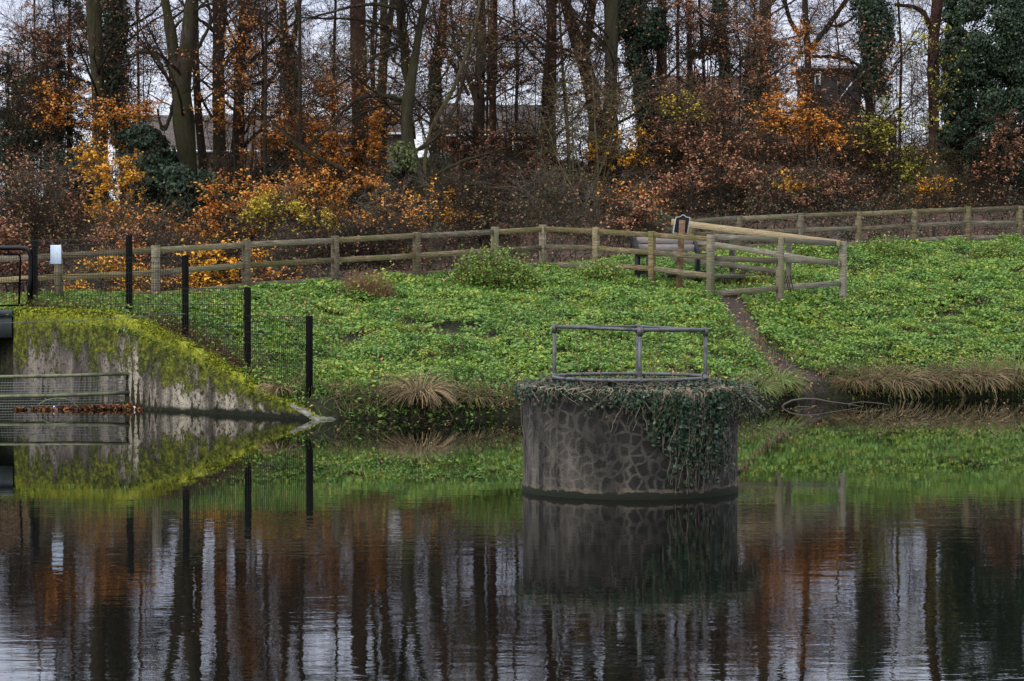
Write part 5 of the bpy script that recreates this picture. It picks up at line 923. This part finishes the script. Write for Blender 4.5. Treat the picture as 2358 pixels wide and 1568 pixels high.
SH += [
 ('beech_sapling', 'orange layered beech sprays low, left of the forked beech trunk', [(720, 430, 90, 40), (840, 440, 70, 35), (800, 490, 80, 30)], 59.6, 'orange', 2600),
 ('beech_sapling', 'gold and green leaves low behind the fence left of the forked beech', [(740, 510, 60, 25), (690, 490, 40, 25)], 58.4, 'yellow', 900),
 ('beech_sapling', 'sparse gold leaves low right of the forked beech', [(1010, 440, 50, 30), (1060, 500, 60, 25)], 59.0, 'amber', 500),
 ('beech_sapling', 'coppery layered sprays behind the sign and above the handrail', [(1560, 440, 90, 40), (1680, 400, 90, 35), (1790, 470, 80, 35)], 60.8, 'rust', 3600),
 ('beech_sapling', 'coppery layered sprays above the right-hand fence', [(1900, 430, 90, 35), (2010, 480, 80, 30)], 62.0, 'rust', 2600),
 ('bramble_thicket', 'brown and olive thicket beneath the left house, right of the holly mass', [(500, 420, 120, 60), (430, 470, 60, 50)], 68, 'mixed', 3600),
 ('bramble_thicket', 'brown thicket between the thin grey stem and the forked beech', [(760, 440, 120, 60), (860, 470, 100, 60)], 67, 'mixed', 4200),
 ('bramble_thicket', 'brown leafy thicket right of the forked beech trunk', [(1060, 380, 110, 70), (1160, 380, 90, 60)], 69, 'mixed', 4200),
 ('bramble_thicket', 'brown-leaved undergrowth left of the pale many-stemmed hazel', [(1230, 350, 100, 70), (1180, 460, 110, 60)], 70, 'mixed', 4200),
 ('bramble_thicket', 'brown-leaved undergrowth right of the pale many-stemmed hazel', [(1450, 430, 100, 70), (1400, 500, 100, 40)], 68, 'mixed', 4200),
 ('beech_sapling', 'russet spray low behind the bench and information board', [(1560, 490, 90, 50), (1500, 430, 70, 50)], 64, 'rust', 2200),
 ('beech_sapling', 'coppery beech above the new handrail', [(1720, 350, 100, 60), (1800, 330, 80, 60)], 67, 'rust', 2600),
 ('beech_sapling', 'coppery beech low behind the right-hand fence', [(1880, 520, 100, 45), (1980, 480, 80, 45)], 67.5, 'rust', 3400),
 ('beech_sapling', 'tawny twiggy beech behind the middle of the right-hand fence', [(2060, 500, 90, 50), (2050, 430, 80, 50)], 68.5, 'mixed', 3400),
 ('bramble_thicket', 'olive-brown thicket on the hilltop under the right sky gap', [(2080, 380, 90, 50), (1980, 330, 60, 40), (2170, 370, 60, 50)], 74, 'mixed', 3600),
 ('beech_sapling', 'reddish beech high at left between the conifer and the mossy beech', [(150, 130, 80, 80), (90, 230, 80, 60)], 71, 'rust', 1800),
 ('beech_sapling', 'coppery sprays low across the ivy-wrapped trunk at left', [(280, 300, 60, 40), (320, 250, 50, 30), (260, 520, 70, 40)], 64, 'orange', 1800),
 ('beech_sapling', 'orange sprays over the foot of the dark crooked trunk', [(660, 300, 60, 30), (600, 350, 60, 40), (700, 400, 60, 40)], 66.5, 'orange', 2600),
 ('beech_sapling', 'rusty sprays over the red-brown conifer trunk', [(830, 130, 90, 50), (920, 250, 60, 50)], 73, 'mixed', 2400),
 ('beech_sapling', 'coppery foliage hiding the base of the Y-shaped trunk', [(1340, 300, 80, 60), (1420, 200, 70, 70)], 66, 'mixed', 2600),
 ('beech_sapling', 'coppery foliage behind the flame-orange sapling', [(1770, 200, 60, 60), (1800, 150, 60, 40)], 69, 'rust', 2000),
 ('beech_sapling', 'orange leaves low behind the first two timber posts', [(380, 640, 70, 30), (300, 600, 60, 30), (640, 640, 60, 22)], 54.5, 'orange', 2400),
 ('beech_sapling', 'rust leaves behind the gate at the left frame edge', [(60, 620, 90, 50), (-10, 560, 60, 60)], 55, 'rust', 2600),
]
for q_, (nm, lb, bl_, Y, lf, nl_) in enumerate(SH): shrub(nm, lb, 'shrub' if 'sapling' not in nm else 'sapling', bl_, Y, lf, nl_, 'greytwig' if q_ % 3 == 0 or lf == 'mixed' else 'twig')
shrub('hazel_shrub', 'leafless pale many-stemmed hazel in front of the broad trunk right of centre', 'shrub', [(1330, 220, 90, 110), (1400, 280, 100, 90), (1280, 300, 80, 60), (1450, 360, 90, 50), (1360, 420, 90, 40), (1290, 400, 70, 40)], 64, 'rust', 500, 'pale', base=1352, ntg=9, thick=1.4)
shrub('hazel_shrub', 'leafless upright pale stems at the right, below the ivy column', 'shrub', [(2240, 420, 70, 80), (2190, 400, 60, 70), (2300, 440, 60, 80)], 67.5, 'lime', 120, 'pale', base=2240, ntg=20)
shrub('hazel_shrub', 'bare brown twigs tangled behind the middle of the long fence', 'shrub', [(780, 570, 110, 50), (900, 570, 110, 50), (680, 580, 60, 40)], 58, 'rust', 300, 'twig', ntg=36)
shrub('hazel_shrub', 'bare grey twigs drooping from the forked beech over the fence', 'shrub', [(960, 520, 110, 60), (1080, 540, 100, 50)], 60, 'rust', 500, 'twig', ntg=34)
shrub('hazel_shrub', 'bare brown stems crowding the hilltop in the right sky gap', 'shrub', [(2080, 340, 80, 50), (2150, 330, 60, 60), (2000, 320, 50, 40)], 78, 'rust', 300, 'twig', ntg=44)
shrub('hazel_shrub', 'bare dark stems at the far left edge before the conifer', 'shrub', [(70, 330, 100, 120), (30, 180, 60, 120)], 63, 'rust', 900, 'twig', ntg=20)
shrub('hazel_shrub', 'bare brown thicket under the left house, behind the orange beech', 'shrub', [(500, 400, 90, 50), (600, 420, 90, 40), (700, 420, 90, 50)], 69, 'rust', 500, 'twig', ntg=34)
BR = [
 ('bare brush tangled behind the fence just right of the orange foliage', [(700, 600, 80, 35), (620, 580, 60, 30)], 58.2),
 ('brush with scattered leaves behind the third and fourth timber posts from the left', [(850, 570, 100, 50), (760, 540, 80, 40)], 58.6),
 ('drooping bare branches behind the fence under the forked beech', [(960, 560, 110, 50), (900, 490, 90, 50)], 58.4),
 ('bare brush behind the stretch of fence with the bramble mound', [(1120, 520, 110, 60), (1040, 480, 90, 60)], 59.0),
 ('bare brush behind the fence corner post', [(1270, 510, 100, 60), (1220, 440, 90, 50)], 59.4),
 ('small bare bush screening the mossy green steps fence', [(1475, 502, 48, 38), (1440, 475, 30, 40)], 57.55),
 ('bare brush between the pale hazel and the bench', [(1420, 480, 90, 60), (1500, 500, 60, 50)], 59.2),
 ('bare brush rising behind the new bright handrail', [(1720, 480, 110, 40), (1640, 440, 90, 50)], 60.5),
 ('bare upright brush behind the middle of the right-hand fence', [(1950, 470, 110, 60), (1860, 440, 80, 60)], 62.0),
 ('bare upright brush behind the right end of the fence', [(2120, 490, 110, 60), (2260, 480, 110, 70)], 63.0),
 ('bare brush behind the black mesh fence below the holly mass', [(380, 540, 100, 50), (300, 520, 80, 50)], 59.0),
 ('bare brush at the far left between gate and notice', [(60, 470, 110, 60), (140, 540, 80, 50)], 59.5),
 ('high bare twig tangle before the curved ivy trunk', [(690, 260, 90, 110), (640, 180, 80, 90)], 66.0),
 ('high bare twig tangle between the forked beech and the leaning stem', [(1010, 200, 100, 120), (880, 160, 80, 90)], 66.0),
 ('high bare twig tangle over the centre trunks', [(1200, 180, 110, 120), (1310, 160, 90, 110)], 67.0),
 ('high bare twig tangle between the ivy tree and the dormer', [(1620, 150, 110, 100), (1740, 120, 100, 110)], 70.0),
 ('thin bare twigs hanging in front of the dark dormer house', [(1915, 190, 80, 70), (1870, 230, 60, 40)], 68.5),
 ('high bare twig tangle between the twin beech and the ivy-wrapped trunk', [(330, 170, 60, 110), (380, 90, 60, 70)], 67.5),
 ('high bare twig tangle before the dark crooked trunk', [(540, 150, 80, 100), (600, 90, 70, 80)], 68.5),
 ('high bare twig tangle in the sky gap right of the dormer', [(2070, 180, 80, 110), (1930, 90, 80, 80)], 68.0),
]
for q_, (lb, bl_, Y) in enumerate(BR): shrub('bare_shrub', lb, 'shrub', bl_, Y, ('mixed', 'rust', 'orange', 'mixed')[q_ % 4] if Y < 65 else 'rust', 1100 if Y < 65 else 700, ('greytwig', 'twig')[q_ % 2] if Y < 65 else 'twig', ntg=16 if Y < 65 else 12, sub=(6, 5))
mass('ivy_bush', 'dark evergreen tangle at the far left under the conifers', 'bush', [(40, 330, 70, 90), (110, 300, 50, 80), (190, 400, 45, 90), (60, 220, 40, 60)], 72, 'dark', 14000)
mass('ivy_bush', 'dark ivy low in front of the left house between holly and twin beech', 'bush', [(335, 420, 60, 90), (400, 450, 70, 90), (480, 440, 50, 50), (320, 320, 40, 40)], 63, 'dark', 15000)
# --- floor of the wood
n = 70000; x = rng.uniform(-26, 30, n); y = np.interp(x, CRX, CRY) + 1.5 + rng.random(n) * 48; k = np.abs(x / y) < .27; x, y = x[k], y[k]; C = np.stack([x, y, gz(x, y) + .02 + .10 * rng.random(len(x)) ** 2], -1); C = C[vnoise(C[:, 0], C[:, 1], .45, 88) > .35]; V_, F_ = leaf_quads(C, .12, .45)
tag(link_mesh('leaf_litter', V_, F_, leaf_mat('dead_leaf_litter', [(.03, .018, .014), (.09, .045, .03), (.18, .085, .05), (.06, .035, .025), (.03, .04, .02), (.02, .03, .015), (.12, .06, .04)], .1)), 'brown fallen leaves covering the floor of the wood', kind='stuff')
n = 3000; x = rng.uniform(-24, 26, n); y = np.interp(x, CRX, CRY) + 2.5 + rng.random(n) * 40; k = np.abs(x / y) < .27; p0 = np.stack([x[k], y[k], gz(x[k], y[k])], -1); g1, g2 = grow(p0, rng.normal(size=p0.shape) * .5 + [0, 0, 1], rng.uniform(.7, 2.2, len(p0)), .012, .004, 7, .16, -.06); M2 = MB(); V_, F_ = tubes(g1, g2, 3); M2.add(V_, F_)
a_, d_, _ = sprout(g1, g2, 7, .2, 1, .9, .8, 0); g3, g4 = grow(a_, d_, rng.uniform(.2, .8, len(a_)), .0055, .002, 4, .2, -.03); V_, F_ = tubes(g3, g4, 3); M2.add(V_, F_)
tag(M2.build('undergrowth', BK['twig']), 'tangled bare brown undergrowth on the woodland slope', kind='stuff')
C = on_twigs(g3, 3, .08); C = C[(vnoise(C[:, 0], C[:, 1], .5, 77) > .40)]; V_, F_ = leaf_quads(C, .08, .8); tag(link_mesh('undergrowth_leaves', V_, F_, leaf_mat('undergrowth_leaf', [(.16, .08, .045), (.26, .13, .07), (.03, .06, .025), (.02, .035, .018), (.015, .028, .014), (.04, .07, .03), (.08, .05, .03)], .15)), 'mixed brown and dark green leaves of the woodland undergrowth', kind='stuff')

# ---------------------------------------------------------------- houses
def f_roof(c1, c2):
    def f(t, b):
        br_ = N_(t, 'ShaderNodeTexBrick', Scale=1.0); br_.inputs['Color1'].default_value = (*c1, 1); br_.inputs['Color2'].default_value = (*c2, 1); br_.inputs['Mortar'].default_value = (.015, .013, .012, 1)
        br_.inputs['Brick Width'].default_value = .34; br_.inputs['Row Height'].default_value = .22; br_.inputs['Mortar Size'].default_value = .02; t.links.new(coords(t, (1, 1, 1), 'UV'), br_.inputs['Vector']); t.links.new(br_.outputs['Color'], b.inputs['Base Color'])
    return f
m_white = flatm('white_paint', (.72, .73, .74), .5); m_glass = flatm('window_glass', (.05, .06, .07), .1)
def brickm(name, c): return mat(name, lambda t, b: t.links.new(ramp(t, noise(t, coords(t), 5, 4), [(.3, tuple(v * .8 for v in c)), (.7, tuple(min(1, v * 1.2) for v in c))]), b.inputs['Base Color']))
def house(label, x0p, x1p, ridge, eave, Y, rc, wc, wins, depth=4.0, hip=0.0):
    A = P(x0p, ridge, Y + depth); B = P(x1p, ridge, Y + depth); E0 = P(x0p, eave, Y); E1 = P(x1p, eave, Y); xl, xr = E0[0], E1[0]; ze = E0[2]; zr = A[2]; zg = min(float(gz(xl, Y)), float(gz(xr, Y))) - 1.5
    root = thing('house', ((xl + xr) / 2, Y, zg), label, 'house', 'houses beyond the wood')
    m = MB(); m.box(xl + .15, xr - .15, Y + .35, Y + 2 * depth - .35, zg, ze - .05); m.build('wall', brickm('brick_wall', wc), root)
    sl_ = math.hypot(depth, zr - ze); V = [(xl - .2, Y, ze), (xr + .2, Y, ze), (xr + .2 - hip, Y + depth, zr), (xl - .2 + hip, Y + depth, zr), (xr + .2, Y + 2 * depth, ze), (xl - .2, Y + 2 * depth, ze)]
    o = link_mesh('roof', V, [(0, 1, 2, 3), (3, 2, 4, 5)], mat('roof_tiles', f_roof(*rc)), root, False, [(0, 0), (xr - xl, 0), (xr - xl, sl_), (0, sl_), (xr - xl, 0), (0, 0)])
    m = MB()
    for xg in (xl + .14, xr - .14): m.add([(xg, Y + .3, ze - .05), (xg, Y + 2 * depth - .3, ze - .05), (xg, Y + depth, zr - .08), (xg, Y + depth, zr - .09)], [(0, 1, 2, 3)])
    m.build('gable', brickm('gable_brick', wc), root)
    m = MB(); m.box(xl - .2, xr + .2, Y - .06, Y - .01, ze - .16, ze - .01); m.build('fascia', m_white, root)
    for (wx0, wx1, wy0, wy1) in wins:
        a = P(wx0, wy0, Y); b = P(wx1, wy1, Y); m = MB(); m.box(a[0], b[0], Y + .28, Y + .34, b[2], a[2]); wf = m.build('window', m_white, root)
        m = MB(); m.box(a[0] + .08, (a[0] + b[0]) / 2 - .03, Y + .26, Y + .275, b[2] + .08, a[2] - .08); m.box((a[0] + b[0]) / 2 + .03, b[0] - .08, Y + .26, Y + .275, b[2] + .08, a[2] - .08); g_ = m.build('pane', m_glass, root); g_.parent = wf; g_.matrix_parent_inverse = wf.matrix_basis.inverted()
    return root
house('brown-roofed house seen between the stout beech trunks at left', 292, 592, 265, 345, 150, ((.06, .048, .042), (.085, .068, .058)), (.12, .085, .065), [(402, 425, 350, 378), (330, 350, 352, 378)])
house('house with a long grey-brown tiled roof behind the centre trunks', 1010, 1262, 241, 308, 150, ((.055, .046, .044), (.08, .066, .062)), (.08, .055, .045), [(1060, 1085, 325, 350), (1180, 1205, 325, 350)])
house('low house with dark roof left of the red-brown conifer trunk', 668, 940, 265, 305, 155, ((.06, .05, .05), (.09, .075, .07)), (.10, .08, .07), [(780, 800, 312, 335)])
house('house with orange-brown roof just right of the ivy-smothered tree', 1545, 1800, 175, 225, 150, ((.13, .065, .04), (.18, .085, .05)), (.25, .15, .10), [])
dh = thing('house', P(1920, 250, 130), 'dark slate-clad dormer house with white trim on the hilltop at right', 'house', 'houses beyond the wood')
a = P(1856, 158, 130); b = P(1984, 260, 130); m = MB(); m.box(a[0], b[0], 130, 134, b[2] - 2.5, a[2]); m.build('dormer_wall', mat('slate_cladding', f_roof((.085, .095, .12), (.10, .115, .14))), dh)
m = MB(); m.box(a[0] - .25, b[0] + .25, 129.75, 134.2, a[2] + .003, a[2] + .14); m.build('flat_roof', flatm('felt_roof', (.05, .05, .05), .9), dh)
m = MB(); m.box(a[0] - .22, b[0] + .22, 129.72, 129.75, a[2] - .02, a[2] + .1); m.build('fascia', flatm('grey_fascia', (.30, .31, .33), .7), dh)
a2 = P(1876, 170, 130); b2 = P(1890, 196, 130); m = MB(); m.box(a2[0], b2[0], 129.94, 129.99, b2[2], a2[2]); wf = m.build('window', m_white, dh); m = MB(); m.box(a2[0] + .06, b2[0] - .12, 129.92, 129.935, b2[2] + .06, a2[2] - .06); g_ = m.build('pane', m_glass, dh); g_.parent = wf; g_.matrix_parent_inverse = wf.matrix_basis.inverted()
m = MB(); m.bar(P(1962, 190, 129.8), P(1930, 232, 129.8), .05, .07); m.build('bargeboard', flatm('grey_paint', (.4, .4, .42), .6), dh)
m = MB(); m.box(a[0] - 3, b[0] + 2, 130.5, 136, b[2] - 7, b[2] - .2); m.build('lower_wall', brickm('lower_brick', (.14, .08, .06)), dh)
# hedges on the skyline
mass('garden_hedge', 'dark garden hedge on the skyline in front of the left house', 'hedge', [(150, 480, 160, 50), (450, 470, 160, 50), (700, 450, 150, 50)], 108, 'dark', 16000, .16)
mass('garden_hedge', 'dark garden hedge along the hilltop in the middle of the skyline', 'hedge', [(1000, 400, 150, 55), (1300, 410, 160, 50), (1500, 390, 120, 60)], 106, 'dark', 13000, .16)
mass('garden_hedge', 'dark hilltop hedge below the dark dormer house', 'hedge', [(1700, 330, 150, 60), (1950, 330, 150, 60), (2200, 380, 200, 50)], 104, 'dark', 13000, .16)
bpy.context.view_layer.update()
print('LEAVES', NLEAF[0], 'polys', sum(len(o.data.polygons) for o in bpy.data.objects if o.type == 'MESH'))
